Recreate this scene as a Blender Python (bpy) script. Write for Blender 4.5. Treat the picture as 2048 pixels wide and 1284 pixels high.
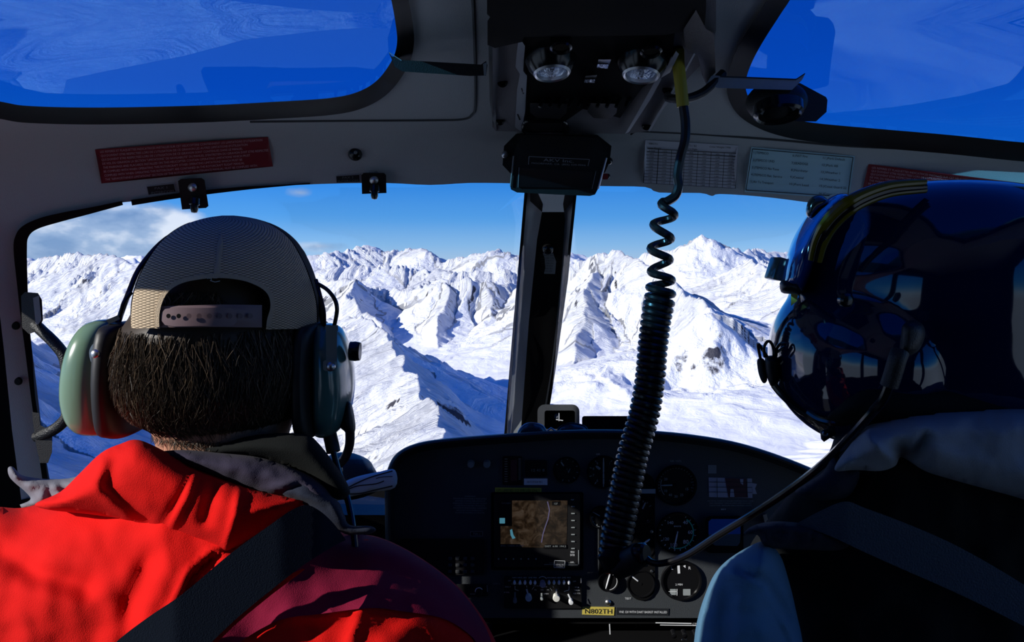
import bpy, bmesh, math, random
import numpy as np
from mathutils import Vector, Matrix
from mathutils.geometry import delaunay_2d_cdt

scene = bpy.context.scene
for o in list(bpy.data.objects): bpy.data.objects.remove(o)

# ------------------------------------------------------------------ camera
W, H, F = 2048, 1284, 1500.0
PITCH = math.atan(127 / F)
CAMZ = 1.25
cam_d = bpy.data.cameras.new('camera'); cam = bpy.data.objects.new('camera', cam_d)
scene.collection.objects.link(cam); scene.camera = cam
cam.location = (0, 0, CAMZ); cam.rotation_euler = (math.pi / 2 - PITCH, 0, 0)
cam_d.sensor_width = 36; cam_d.lens = 36 * F / W
cam_d.clip_start = 0.02; cam_d.clip_end = 90000

# ------------------------------------------------------------------ view
vs = scene.view_settings
vs.view_transform = 'Standard'; vs.look = 'None'; vs.gamma = 1.0; vs.exposure = 0.0
vs.use_curve_mapping = False

# ------------------------------------------------------------------ sun and sky
SUN_DIR = Vector((-0.82, -0.42, 0.40)).normalized()
sl = bpy.data.lights.new('sun', 'SUN'); sl.energy = 5.4; sl.angle = 0.009; sl.color = (1.0, 0.965, 0.90)
sun = bpy.data.objects.new('sun', sl); scene.collection.objects.link(sun)
sun.rotation_euler = (-SUN_DIR).to_track_quat('-Z', 'Y').to_euler(); sun.location = (-3, -1, 4)

world = bpy.data.worlds.new('sky'); scene.world = world; world.use_nodes = True
nt = world.node_tree; nt.nodes.clear()
def N(nt, t, **k):
    n = nt.nodes.new(t)
    for a, b in k.items(): setattr(n, a, b)
    return n
def ramp(nt, stops, fac, interp='LINEAR'):
    r = N(nt, 'ShaderNodeValToRGB'); r.color_ramp.interpolation = interp
    e = r.color_ramp.elements
    while len(e) > 1: e.remove(e[-1])
    e[0].position = stops[0][0]; e[0].color = tuple(stops[0][1]) + (1,)
    for p, c in stops[1:]:
        x = e.new(p); x.color = tuple(c) + (1,)
    nt.links.new(fac, r.inputs[0]); return r
def math_n(nt, op, a, b=None, clamp=False):
    m = N(nt, 'ShaderNodeMath', operation=op); m.use_clamp = clamp
    for i, v in enumerate((a, b)):
        if v is None: continue
        if isinstance(v, (int, float)): m.inputs[i].default_value = v
        else: nt.links.new(v, m.inputs[i])
    return m.outputs[0]
tc = N(nt, 'ShaderNodeTexCoord'); sx = N(nt, 'ShaderNodeSeparateXYZ')
nt.links.new(tc.outputs['Generated'], sx.inputs[0])
zf = math_n(nt, 'MULTIPLY_ADD', sx.outputs[2], 0.5); nt.nodes[-1].inputs[2].default_value = 0.5
# position 0.5 = horizon, 0.5 + sin(elevation) / 2
rp = ramp(nt, [(0.0, (0.30, 0.38, 0.50)), (0.47, (0.36, 0.46, 0.62)), (0.499, (0.40, 0.60, 0.86)), (0.508, (0.27, 0.54, 0.89)),
               (0.525, (0.10, 0.38, 0.87)), (0.548, (0.035, 0.27, 0.84)), (0.60, (0.012, 0.15, 0.70)),
               (0.72, (0.006, 0.085, 0.48)), (1.0, (0.004, 0.05, 0.30))], zf)
# cloud bank on the left above the near ridge, a few wisps elsewhere
mp = N(nt, 'ShaderNodeMapping'); mp.inputs['Scale'].default_value = (1.0, 1.0, 2.4)
nt.links.new(tc.outputs['Generated'], mp.inputs[0])
cn = N(nt, 'ShaderNodeTexNoise'); cn.inputs['Scale'].default_value = 9; cn.inputs['Detail'].default_value = 7
cn.inputs['Roughness'].default_value = 0.55
nt.links.new(mp.outputs[0], cn.inputs[0])
def blob(cx, cy, cz, r, soft):
    d = N(nt, 'ShaderNodeVectorMath', operation='SUBTRACT'); nt.links.new(tc.outputs['Generated'], d.inputs[0])
    d.inputs[1].default_value = (cx, cy, cz)
    m = N(nt, 'ShaderNodeVectorMath', operation='MULTIPLY'); nt.links.new(d.outputs[0], m.inputs[0]); m.inputs[1].default_value = soft
    l = N(nt, 'ShaderNodeVectorMath', operation='LENGTH'); nt.links.new(m.outputs[0], l.inputs[0])
    return math_n(nt, 'SUBTRACT', 1.0, math_n(nt, 'DIVIDE', l.outputs['Value'], r), clamp=True)
def dirv(px, py):
    u = (px - 1024) / F; v = (642 - py) / F
    d = Vector((u, math.cos(PITCH) + v * math.sin(PITCH), v * math.cos(PITCH) - math.sin(PITCH))); return d.normalized()
masks = []
for (px, py, r, s, g) in ((170, 478, 0.22, (1, 1, 3.6), 1.7), (330, 445, 0.07, (1, 1, 2.2), 1.6), (600, 385, 0.035, (1, 1, 2.4), 0.9),
                          (640, 492, 0.075, (1, 1, 6), 0.9), (1450, 465, 0.04, (1, 1, 3), 0.5)):
    d = dirv(px, py); b = blob(d.x, d.y, d.z, r, s)
    masks.append(math_n(nt, 'MULTIPLY', b, g))
tot = masks[0]
for m in masks[1:]: tot = math_n(nt, 'MAXIMUM', tot, m)
cl = math_n(nt, 'MULTIPLY', math_n(nt, 'SUBTRACT', math_n(nt, 'ADD', cn.outputs['Fac'], math_n(nt, 'MULTIPLY', tot, 0.62)), 0.70, clamp=True), 3.2, clamp=True)
cl = math_n(nt, 'MULTIPLY', cl, math_n(nt, 'MULTIPLY', tot, 2.2, clamp=True), clamp=True)
cn2 = N(nt, 'ShaderNodeTexNoise'); cn2.inputs['Scale'].default_value = 16; cn2.inputs['Detail'].default_value = 6
mp2 = N(nt, 'ShaderNodeMapping'); mp2.inputs['Location'].default_value = (0.3, 0.1, 0.035); mp2.inputs['Scale'].default_value = (1, 1, 2.0)
nt.links.new(tc.outputs['Generated'], mp2.inputs[0]); nt.links.new(mp2.outputs[0], cn2.inputs[0])
cc = ramp(nt, [(0.36, (0.20, 0.32, 0.56)), (0.5, (0.36, 0.48, 0.70)), (0.64, (0.85, 0.9, 1.0))], cn2.outputs['Fac'])
mx = N(nt, 'ShaderNodeMix', data_type='RGBA')
nt.links.new(math_n(nt, 'MULTIPLY', cl, 0.85), mx.inputs[0]); nt.links.new(rp.outputs[0], mx.inputs[6]); nt.links.new(cc.outputs[0], mx.inputs[7])
bg = N(nt, 'ShaderNodeBackground'); nt.links.new(mx.outputs[2], bg.inputs[0]); bg.inputs[1].default_value = 1.0
wo = N(nt, 'ShaderNodeOutputWorld'); nt.links.new(bg.outputs[0], wo.inputs[0])

# ------------------------------------------------------------------ helpers
def P(px, py, d):
    """the point that stands d metres ahead of the rear seat on the sight line through (px, py)"""
    u = (px - 1024) / F; v = (642 - py) / F
    c, s = math.cos(PITCH), math.sin(PITCH)
    k = d / (c + v * s)
    return Vector((u * k, d, CAMZ + (v * c - s) * k))
def Pn(px, py, d):
    u = (px - 1024) / F; v = (642 - py) / F
    c, s = math.cos(PITCH), math.sin(PITCH); k = d / (c + v * s)
    return np.stack([u * k, d + 0 * px, CAMZ + (v * c - s) * k], -1)

def mat(name, col, rough=0.6, metal=0.0, spec=0.5, bump=0.0, bscale=200.0, var=0.0, vscale=20.0, coat=0.0, emit=None, sheen=0.0, trans=0.0):
    m = bpy.data.materials.new(name); m.use_nodes = True; t = m.node_tree; b = t.nodes['Principled BSDF']
    b.inputs['Base Color'].default_value = (*col, 1); b.inputs['Roughness'].default_value = rough
    b.inputs['Metallic'].default_value = metal; b.inputs['Specular IOR Level'].default_value = spec
    if coat: b.inputs['Coat Weight'].default_value = coat; b.inputs['Coat Roughness'].default_value = 0.03
    if sheen: b.inputs['Sheen Weight'].default_value = sheen
    if emit: b.inputs['Emission Color'].default_value = (*emit[0], 1); b.inputs['Emission Strength'].default_value = emit[1]
    co = t.nodes.new('ShaderNodeTexCoord')
    if bump:
        n = t.nodes.new('ShaderNodeTexNoise'); n.inputs['Scale'].default_value = bscale; n.inputs['Detail'].default_value = 3
        t.links.new(co.outputs['Object'], n.inputs[0])
        u = t.nodes.new('ShaderNodeBump'); u.inputs['Strength'].default_value = bump; u.inputs['Distance'].default_value = 0.002
        t.links.new(n.outputs[0], u.inputs['Height']); t.links.new(u.outputs[0], b.inputs['Normal'])
    if var:
        n = t.nodes.new('ShaderNodeTexNoise'); n.inputs['Scale'].default_value = vscale; n.inputs['Detail'].default_value = 5
        t.links.new(co.outputs['Object'], n.inputs[0])
        r = ramp(t, [(0.3, tuple(c * (1 - var) for c in col)), (0.7, tuple(min(1, c * (1 + var)) for c in col))], n.outputs[0])
        t.links.new(r.outputs[0], b.inputs['Base Color'])
    return m

def link(me, name, m=None, parent=None, smooth=True, auto=None):
    o = bpy.data.objects.new(name, me); scene.collection.objects.link(o)
    if m: me.materials.append(m)
    if smooth: me.polygons.foreach_set('use_smooth', [True] * len(me.polygons))
    if auto is not None:
        try: me.set_sharp_from_angle(angle=math.radians(auto))
        except Exception: pass
    if parent is not None: o.parent = parent
    return o
def origin_to(me, v):
    me.transform(Matrix.Translation(-Vector(v)))
class MB:
    def __init__(s): s.v = []; s.f = []
    def add(s, vs, fs):
        n = len(s.v); s.v += [Vector(q) for q in vs]; s.f += [tuple(n + i for i in q) for q in fs]; return s
    def box(s, c, size, R=None, bev=0.0):
        bm = bmesh.new(); bmesh.ops.create_cube(bm, size=1.0)
        for q in bm.verts: q.co = Vector((q.co.x * size[0], q.co.y * size[1], q.co.z * size[2]))
        if bev: bmesh.ops.bevel(bm, geom=bm.edges[:], offset=bev, segments=2, affect='EDGES', profile=0.6)
        M = Matrix.Translation(c) @ (R.to_4x4() if R else Matrix.Identity(4))
        bm.verts.index_update()
        s.add([M @ q.co for q in bm.verts], [[w.index for w in f.verts] for f in bm.faces]); bm.free(); return s
    def tube(s, pts, r, seg=10, cap=True, flat=1.0, up=None):
        pts = [Vector(q) for q in pts]; n = len(pts)
        rs = r if isinstance(r, (list, tuple)) else [r] * n
        nrm = None; vs = []; 
        for i, q in enumerate(pts):
            t = (pts[min(i + 1, n - 1)] - pts[max(i - 1, 0)])
            if t.length < 1e-9: t = Vector((0, 0, 1))
            t.normalize()
            if nrm is None:
                a = Vector(up) if up else (Vector((0, 0, 1)) if abs(t.z) < 0.9 else Vector((1, 0, 0)))
                nrm = (a - t * a.dot(t)).normalized()
            else:
                nrm = nrm - t * nrm.dot(t)
                nrm = nrm.normalized() if nrm.length > 1e-6 else t.orthogonal().normalized()
            b = t.cross(nrm)
            for k in range(seg):
                a = 2 * math.pi * k / seg
                vs.append(q + nrm * (rs[i] * math.cos(a) * flat) + b * (rs[i] * math.sin(a)))
        fs = [(i * seg + k, i * seg + (k + 1) % seg, (i + 1) * seg + (k + 1) % seg, (i + 1) * seg + k) for i in range(n - 1) for k in range(seg)]
        if cap: fs += [tuple(range(seg))[::-1], tuple((n - 1) * seg + k for k in range(seg))]
        return s.add(vs, fs)
    def lathe(s, c, axis, prof, seg=32, capends=True):
        """prof: (radius, distance along axis)"""
        ax = Vector(axis).normalized(); u = ax.orthogonal().normalized(); w = ax.cross(u); c = Vector(c); vs = []
        for (r, h) in prof:
            for k in range(seg):
                a = 2 * math.pi * k / seg
                vs.append(c + ax * h + (u * math.cos(a) + w * math.sin(a)) * max(r, 1e-5))
        n = len(prof)
        fs = [(i * seg + k, i * seg + (k + 1) % seg, (i + 1) * seg + (k + 1) % seg, (i + 1) * seg + k) for i in range(n - 1) for k in range(seg)]
        if capends: fs += [tuple(range(seg))[::-1], tuple((n - 1) * seg + k for k in range(seg))]
        return s.add(vs, fs)
    def ell(s, c, r, R=None, nu=24, nv=16):
        c = Vector(c); vs = []
        for i in range(nv + 1):
            th = math.pi * i / nv
            for k in range(nu):
                ph = 2 * math.pi * k / nu
                q = Vector((r[0] * math.sin(th) * math.cos(ph), r[1] * math.sin(th) * math.sin(ph), r[2] * math.cos(th)))
                vs.append(c + (R @ q if R else q))
        fs = [(i * nu + k, (i + 1) * nu + k, (i + 1) * nu + (k + 1) % nu, i * nu + (k + 1) % nu) for i in range(nv) for k in range(nu)]
        return s.add(vs, fs)
    def prism(s, poly, off):
        """poly: list of 3D points, off: vector"""
        n = len(poly); off = Vector(off)
        return s.add([Vector(q) for q in poly] + [Vector(q) + off for q in poly],
                     [tuple(range(n))[::-1], tuple(range(n, 2 * n))] + [(i, (i + 1) % n, n + (i + 1) % n, n + i) for i in range(n)])
    def mesh(s, name):
        me = bpy.data.meshes.new(name); me.from_pydata([tuple(q) for q in s.v], [], s.f)
        bm = bmesh.new(); bm.from_mesh(me); bmesh.ops.remove_doubles(bm, verts=bm.verts, dist=1e-6)
        bmesh.ops.recalc_face_normals(bm, faces=bm.faces); bm.to_mesh(me); bm.free(); return me
    def build(s, name, m, root=None, smooth=True, auto=35):
        me = s.mesh(name)
        if root is not None: origin_to(me, root.location if root.parent is None else root.parent.location)
        else: recenter = None
        o = link(me, name, m, root, smooth, auto)
        if root is None: base_origin(o)
        return o
def base_origin(o):
    me = o.data; n = len(me.vertices); a = np.empty(n * 3); me.vertices.foreach_get('co', a); a = a.reshape(-1, 3)
    c = Vector(((a[:, 0].min() + a[:, 0].max()) / 2, (a[:, 1].min() + a[:, 1].max()) / 2, a[:, 2].min()))
    origin_to(me, c); o.location = c
def tag(o, label=None, cat=None, group=None, kind=None):
    if label: o['label'] = label
    if cat: o['category'] = cat
    if group: o['group'] = group
    if kind: o['kind'] = kind
    return o
def thing(name, loc, label, cat, group=None):
    o = bpy.data.objects.new(name, None); scene.collection.objects.link(o); o.location = loc
    o.empty_display_size = 0.02
    return tag(o, label, cat, group)

def smooth(pts, n=6, closed=True):
    out = []; m = len(pts)
    for i in range(m if closed else m - 1):
        g = lambda j: np.array(pts[j % m] if closed else pts[min(max(j, 0), m - 1)], float)
        a, b, c, d = g(i - 1), g(i), g(i + 1), g(i + 2)
        for k in range(n):
            t = k / n
            out.append(tuple(0.5 * (2 * b + (c - a) * t + (2 * a - 5 * b + 4 * c - d) * t * t + (3 * b - a - 3 * c + d) * t ** 3)))
    if not closed: out.append(tuple(np.array(pts[-1], float)))
    return out
def inside(x, y, poly):
    poly = np.asarray(poly); r = np.zeros(x.shape, bool); n = len(poly)
    for i in range(n):
        x0, y0 = poly[i - 1][:2]; x1, y1 = poly[i][:2]
        if y0 == y1: continue
        c = ((y0 > y) != (y1 > y)) & (x < (x1 - x0) * (y - y0) / (y1 - y0) + x0); r ^= c
    return r
def edge_dist(x, y, poly, closed=True):
    poly = np.asarray(poly, float); d = np.full(x.shape, 1e9)
    for i in range(0 if closed else 1, len(poly)):
        a = poly[i - 1]; b = poly[i]; ab = b - a; L = max(ab @ ab, 1e-9)
        t = np.clip(((x - a[0]) * ab[0] + (y - a[1]) * ab[1]) / L, 0, 1)
        d = np.minimum(d, np.hypot(x - a[0] - t * ab[0], y - a[1] - t * ab[1]))
    return d
def triangulate(outline, holes=(), step=12):
    loops = [outline] + list(holes); vs = []; es = []
    for L in loops:
        n0 = len(vs); vs += [Vector((p[0], p[1])) for p in L]
        es += [(n0 + i, n0 + (i + 1) % len(L)) for i in range(len(L))]
    a = np.array([(p[0], p[1]) for p in outline]); x0, y0 = a.min(0); x1, y1 = a.max(0)
    gx, gy = np.meshgrid(np.arange(x0 + step / 2, x1, step), np.arange(y0 + step / 2, y1, step)); gx = gx.copy(); gx[::2] += step / 2
    gx = gx.ravel(); gy = gy.ravel(); ok = inside(gx, gy, outline)
    for h in holes: ok &= ~inside(gx, gy, h)
    for L in loops: ok &= edge_dist(gx, gy, [(p[0], p[1]) for p in L]) > step * 0.45
    vs += [Vector((float(p), float(q))) for p, q in zip(gx[ok], gy[ok])]
    V, E, Fc, *_ = delaunay_2d_cdt(vs, es, [], 0, 1e-4)
    V = np.array([(p.x, p.y) for p in V]); Fc = np.array([f for f in Fc if len(f) == 3])
    c = V[Fc].mean(1); k = inside(c[:, 0], c[:, 1], outline)
    for h in holes: k &= ~inside(c[:, 0], c[:, 1], h)
    return V, Fc[k]
def mesh_from(name, V3, T):
    me = bpy.data.meshes.new(name); me.from_pydata([tuple(map(float, q)) for q in V3], [], [tuple(map(int, t)) for t in T]); me.update()
    bm = bmesh.new(); bm.from_mesh(me); bmesh.ops.recalc_face_normals(bm, faces=bm.faces); bm.to_mesh(me); bm.free()
    return me
def sheet(name, outline, depth, m, holes=(), step=14, thick=0.012, root=None, smoothf=True, fn=None):
    """a panel of its own thickness whose visible face is at depth(px,py)"""
    V, T = triangulate(outline, holes, step); x, y = V[:, 0], V[:, 1]
    d = depth(x, y) if callable(depth) else np.full(x.shape, depth)
    front = Pn(x, y, d); back = Pn(x, y, d + thick); n = len(V)
    from collections import Counter
    ec = {}
    for t in T:
        for a, b in ((t[0], t[1]), (t[1], t[2]), (t[2], t[0])):
            ec[(a, b)] = 1
    side = [(a, b) for (a, b) in ec if (b, a) not in ec]
    Fs = [tuple(t) for t in T] + [(t[0] + n, t[2] + n, t[1] + n) for t in T] + [(b, a, a + n, b + n) for a, b in side]
    me = mesh_from(name, np.concatenate([front, back]), Fs)
    if root is not None: origin_to(me, root.location if root.parent is None else root.parent.location)
    o = link(me, name, m, root, smoothf, 40)
    if root is None: base_origin(o)
    return o
def inflate(name, outline, d0, front, m, back=None, width=60, step=8, root=None, extra=None, dfun=None, power=0.5):
    """a padded, rounded volume: outline, centre depth d0, bulging towards and away from the seat"""
    back = front if back is None else back
    V, T = triangulate(outline, (), step); x, y = V[:, 0], V[:, 1]
    e = edge_dist(x, y, outline); t = np.clip(e / width, 0, 1); b = (1 - (1 - t) ** 2) ** power
    b[e < 1e-3] = 0
    base = dfun(x, y) if dfun else np.full(x.shape, d0)
    ex = extra(x, y) * np.clip(e / 12, 0, 1) if extra else 0
    fr = Pn(x, y, base - front * b - ex); bk = Pn(x, y, base + back * b); n = len(V)
    on = e < 1e-3
    idx = np.where(on, np.arange(n), np.arange(n) + n)
    Fs = [tuple(q) for q in T] + [(idx[q[0]], idx[q[2]], idx[q[1]]) for q in T]
    me = mesh_from(name, np.concatenate([fr, bk]), Fs)
    bm = bmesh.new(); bm.from_mesh(me); bmesh.ops.delete(bm, geom=[v for v in bm.verts if not v.link_faces], context='VERTS'); bm.to_mesh(me); bm.free()
    if root is not None: origin_to(me, root.location if root.parent is None else root.parent.location)
    o = link(me, name, m, root, True)
    if root is None: base_origin(o)
    return o
def loft(rows, seg=40, sub=4, p=2.0):
    """rows: (py, xl, xr, depth centre, depth radius) -> stacked rounded sections, returns (verts, faces, grid)"""
    R = smooth(rows, sub, closed=False); vs = []
    for (py, xl, xr, dc, dr) in R:
        cx = (xl + xr) / 2; rx = max((xr - xl) / 2, 0.2)
        for k in range(seg):
            a = 2 * math.pi * k / seg; c, s = math.cos(a), math.sin(a)
            ux = math.copysign(abs(c) ** (2 / p), c); uy = math.copysign(abs(s) ** (2 / p), s)
            base = P(cx + rx * ux, py, dc); base.y = dc
            q = P(cx, py, dc); q = Vector((P(cx + rx * ux, py, dc).x, dc - dr * uy, q.z)); vs.append(q)
    n = len(R)
    fs = [(i * seg + k, i * seg + (k + 1) % seg, (i + 1) * seg + (k + 1) % seg, (i + 1) * seg + k) for i in range(n - 1) for k in range(seg)]
    fs += [tuple(range(seg))[::-1], tuple((n - 1) * seg + k for k in range(seg))]
    return vs, fs, R
def pipe(name, pts, r, m, root=None, seg=10, sm=6, **k):
    """pts: (px, py, depth)"""
    q = smooth(pts, sm, closed=False); return MB().tube([P(*a) for a in q], r, seg, **k).build(name, m, root)
def offset(line, w, closed=False):
    a = np.array(line, float); n = len(a); out = []
    for i in range(n):
        p = a[(i - 1) % n] if closed or i > 0 else a[i]; q = a[(i + 1) % n] if closed or i < n - 1 else a[i]
        t = q - p; t /= max(np.hypot(*t), 1e-9); ww = w[i] if hasattr(w, '__len__') else w
        out.append((a[i][0] - t[1] * ww, a[i][1] + t[0] * ww))
    return out
def disk(px, py, r, n=24, ry=None):
    ry = ry or r
    return [(px + r * math.cos(2 * math.pi * k / n), py + ry * math.sin(2 * math.pi * k / n)) for k in range(n)]
def rrect(x0, y0, x1, y1, r, n=4):
    o = []
    for (cx, cy, a0) in ((x1 - r, y0 + r, -90), (x1 - r, y1 - r, 0), (x0 + r, y1 - r, 90), (x0 + r, y0 + r, 180)):
        for k in range(n + 1):
            a = math.radians(a0 + 90 * k / n); o.append((cx + r * math.cos(a), cy + r * math.sin(a)))
    return o
def rot2(pts, c, deg):
    a = math.radians(deg); C, S = math.cos(a), math.sin(a)
    return [(c[0] + (x - c[0]) * C - (y - c[1]) * S, c[1] + (x - c[0]) * S + (y - c[1]) * C) for x, y in pts]

def lettering(name, lines, depth, m, root, eps=0.0012):
    """lines: (text, x, y baseline, cap height, width or None, angle deg, align) laid on the surface at depth(px,py)"""
    AV = []; AF = []
    for (txt, x, y, h, w, ang, al) in lines:
        cu = bpy.data.curves.new('t', 'FONT'); cu.body = txt; cu.size = 1.0; cu.resolution_u = 2
        ob = bpy.data.objects.new('t', cu); scene.collection.objects.link(ob)
        dg = bpy.context.evaluated_depsgraph_get(); me = bpy.data.meshes.new_from_object(ob.evaluated_get(dg))
        n = len(me.vertices)
        if n:
            a = np.empty(n * 3); me.vertices.foreach_get('co', a); a = a.reshape(-1, 3)
            lo, hi = a[:, 0].min(), a[:, 0].max(); sy = h / 0.70; sxx = (w / (hi - lo)) if w else sy
            X = (a[:, 0] - lo) * sxx; Wd = (hi - lo) * sxx
            if al == 'C': X = X - Wd / 2
            if al == 'R': X = X - Wd
            Y = -a[:, 1] * sy; r = math.radians(ang); C, S = math.cos(r), math.sin(r)
            qx = x + X * C - Y * S; qy = y + X * S + Y * C
            d = depth(qx, qy) if callable(depth) else np.full(qx.shape, depth)
            n0 = len(AV); AV += list(Pn(qx, qy, d - eps)); AF += [tuple(n0 + i for i in p.vertices) for p in me.polygons]
        bpy.data.objects.remove(ob); bpy.data.curves.remove(cu); bpy.data.meshes.remove(me)
    me = bpy.data.meshes.new(name); me.from_pydata([tuple(map(float, q)) for q in AV], [], AF)
    if root is not None: origin_to(me, root.location if root.parent is None else root.parent.location)
    return link(me, name, m, root, False)
def flat(name, polys, depth, m, root, eps=0.001, smoothf=False):
    """thin printed shapes on a surface"""
    AV = []; AF = []
    for p in polys:
        q = np.array(p, float); d = depth(q[:, 0], q[:, 1]) if callable(depth) else np.full(len(q), depth)
        n0 = len(AV); AV += list(Pn(q[:, 0], q[:, 1], d - eps)); AF.append(tuple(range(n0, n0 + len(q))))
    me = bpy.data.meshes.new(name); me.from_pydata([tuple(map(float, q)) for q in AV], [], AF)
    if root is not None: origin_to(me, root.location if root.parent is None else root.parent.location)
    return link(me, name, m, root, smoothf)
def stroke(a, b, w):
    a = np.array(a, float); b = np.array(b, float); t = b - a; t /= max(np.hypot(*t), 1e-9); n = np.array((-t[1], t[0])) * w / 2
    return [tuple(a + n), tuple(b + n), tuple(b - n), tuple(a - n)]
def arc(cx, cy, r, a0, a1, w, n=20):
    """degrees clockwise from twelve o'clock"""
    f = lambda rr, a: (cx + rr * math.sin(math.radians(a)), cy - rr * math.cos(math.radians(a)))
    return [[f(r - w / 2, a0 + (a1 - a0) * i / n), f(r + w / 2, a0 + (a1 - a0) * i / n), f(r + w / 2, a0 + (a1 - a0) * (i + 1) / n), f(r - w / 2, a0 + (a1 - a0) * (i + 1) / n)] for i in range(n)]

# ================================================================== MOUNTAINS
def hsh(ix, iy, s):
    h = (ix.astype(np.int64) * 374761393 + iy.astype(np.int64) * 668265263 + s * 974634777) & 0xffffffff
    h = ((h ^ (h >> 13)) * 1274126177) & 0xffffffff
    return (h ^ (h >> 16)) & 0xffffffff
def pnoise(x, y, s=0):
    x0 = np.floor(x); y0 = np.floor(y); fx = x - x0; fy = y - y0
    u = fx * fx * fx * (fx * (fx * 6 - 15) + 10); v = fy * fy * fy * (fy * (fy * 6 - 15) + 10)
    def g(ix, iy, dx, dy):
        a = hsh(ix, iy, s) * (2 * math.pi / 4294967296.0); return np.cos(a) * dx + np.sin(a) * dy
    n00 = g(x0, y0, fx, fy); n10 = g(x0 + 1, y0, fx - 1, fy); n01 = g(x0, y0 + 1, fx, fy - 1); n11 = g(x0 + 1, y0 + 1, fx - 1, fy - 1)
    return (n00 + (n10 - n00) * u + (n01 - n00) * v + (n00 - n10 - n01 + n11) * u * v) * 1.5
def fbm(x, y, s=0, o=4, g=0.5):
    r = 0; a = 1
    for i in range(o): r = r + a * pnoise(x, y, s + i); x = x * 2.03 + 11.3; y = y * 2.03 - 7.1; a *= g
    return r
def ridged(x, y, s=0, o=4, g=0.5):
    r = 0; a = 1; t = 0
    for i in range(o): r = r + a * (1 - np.abs(pnoise(x, y, s + i)) * 2); t += a; x = x * 2.07 + 3.3; y = y * 2.07 - 5.1; a *= g
    return r / t

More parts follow.
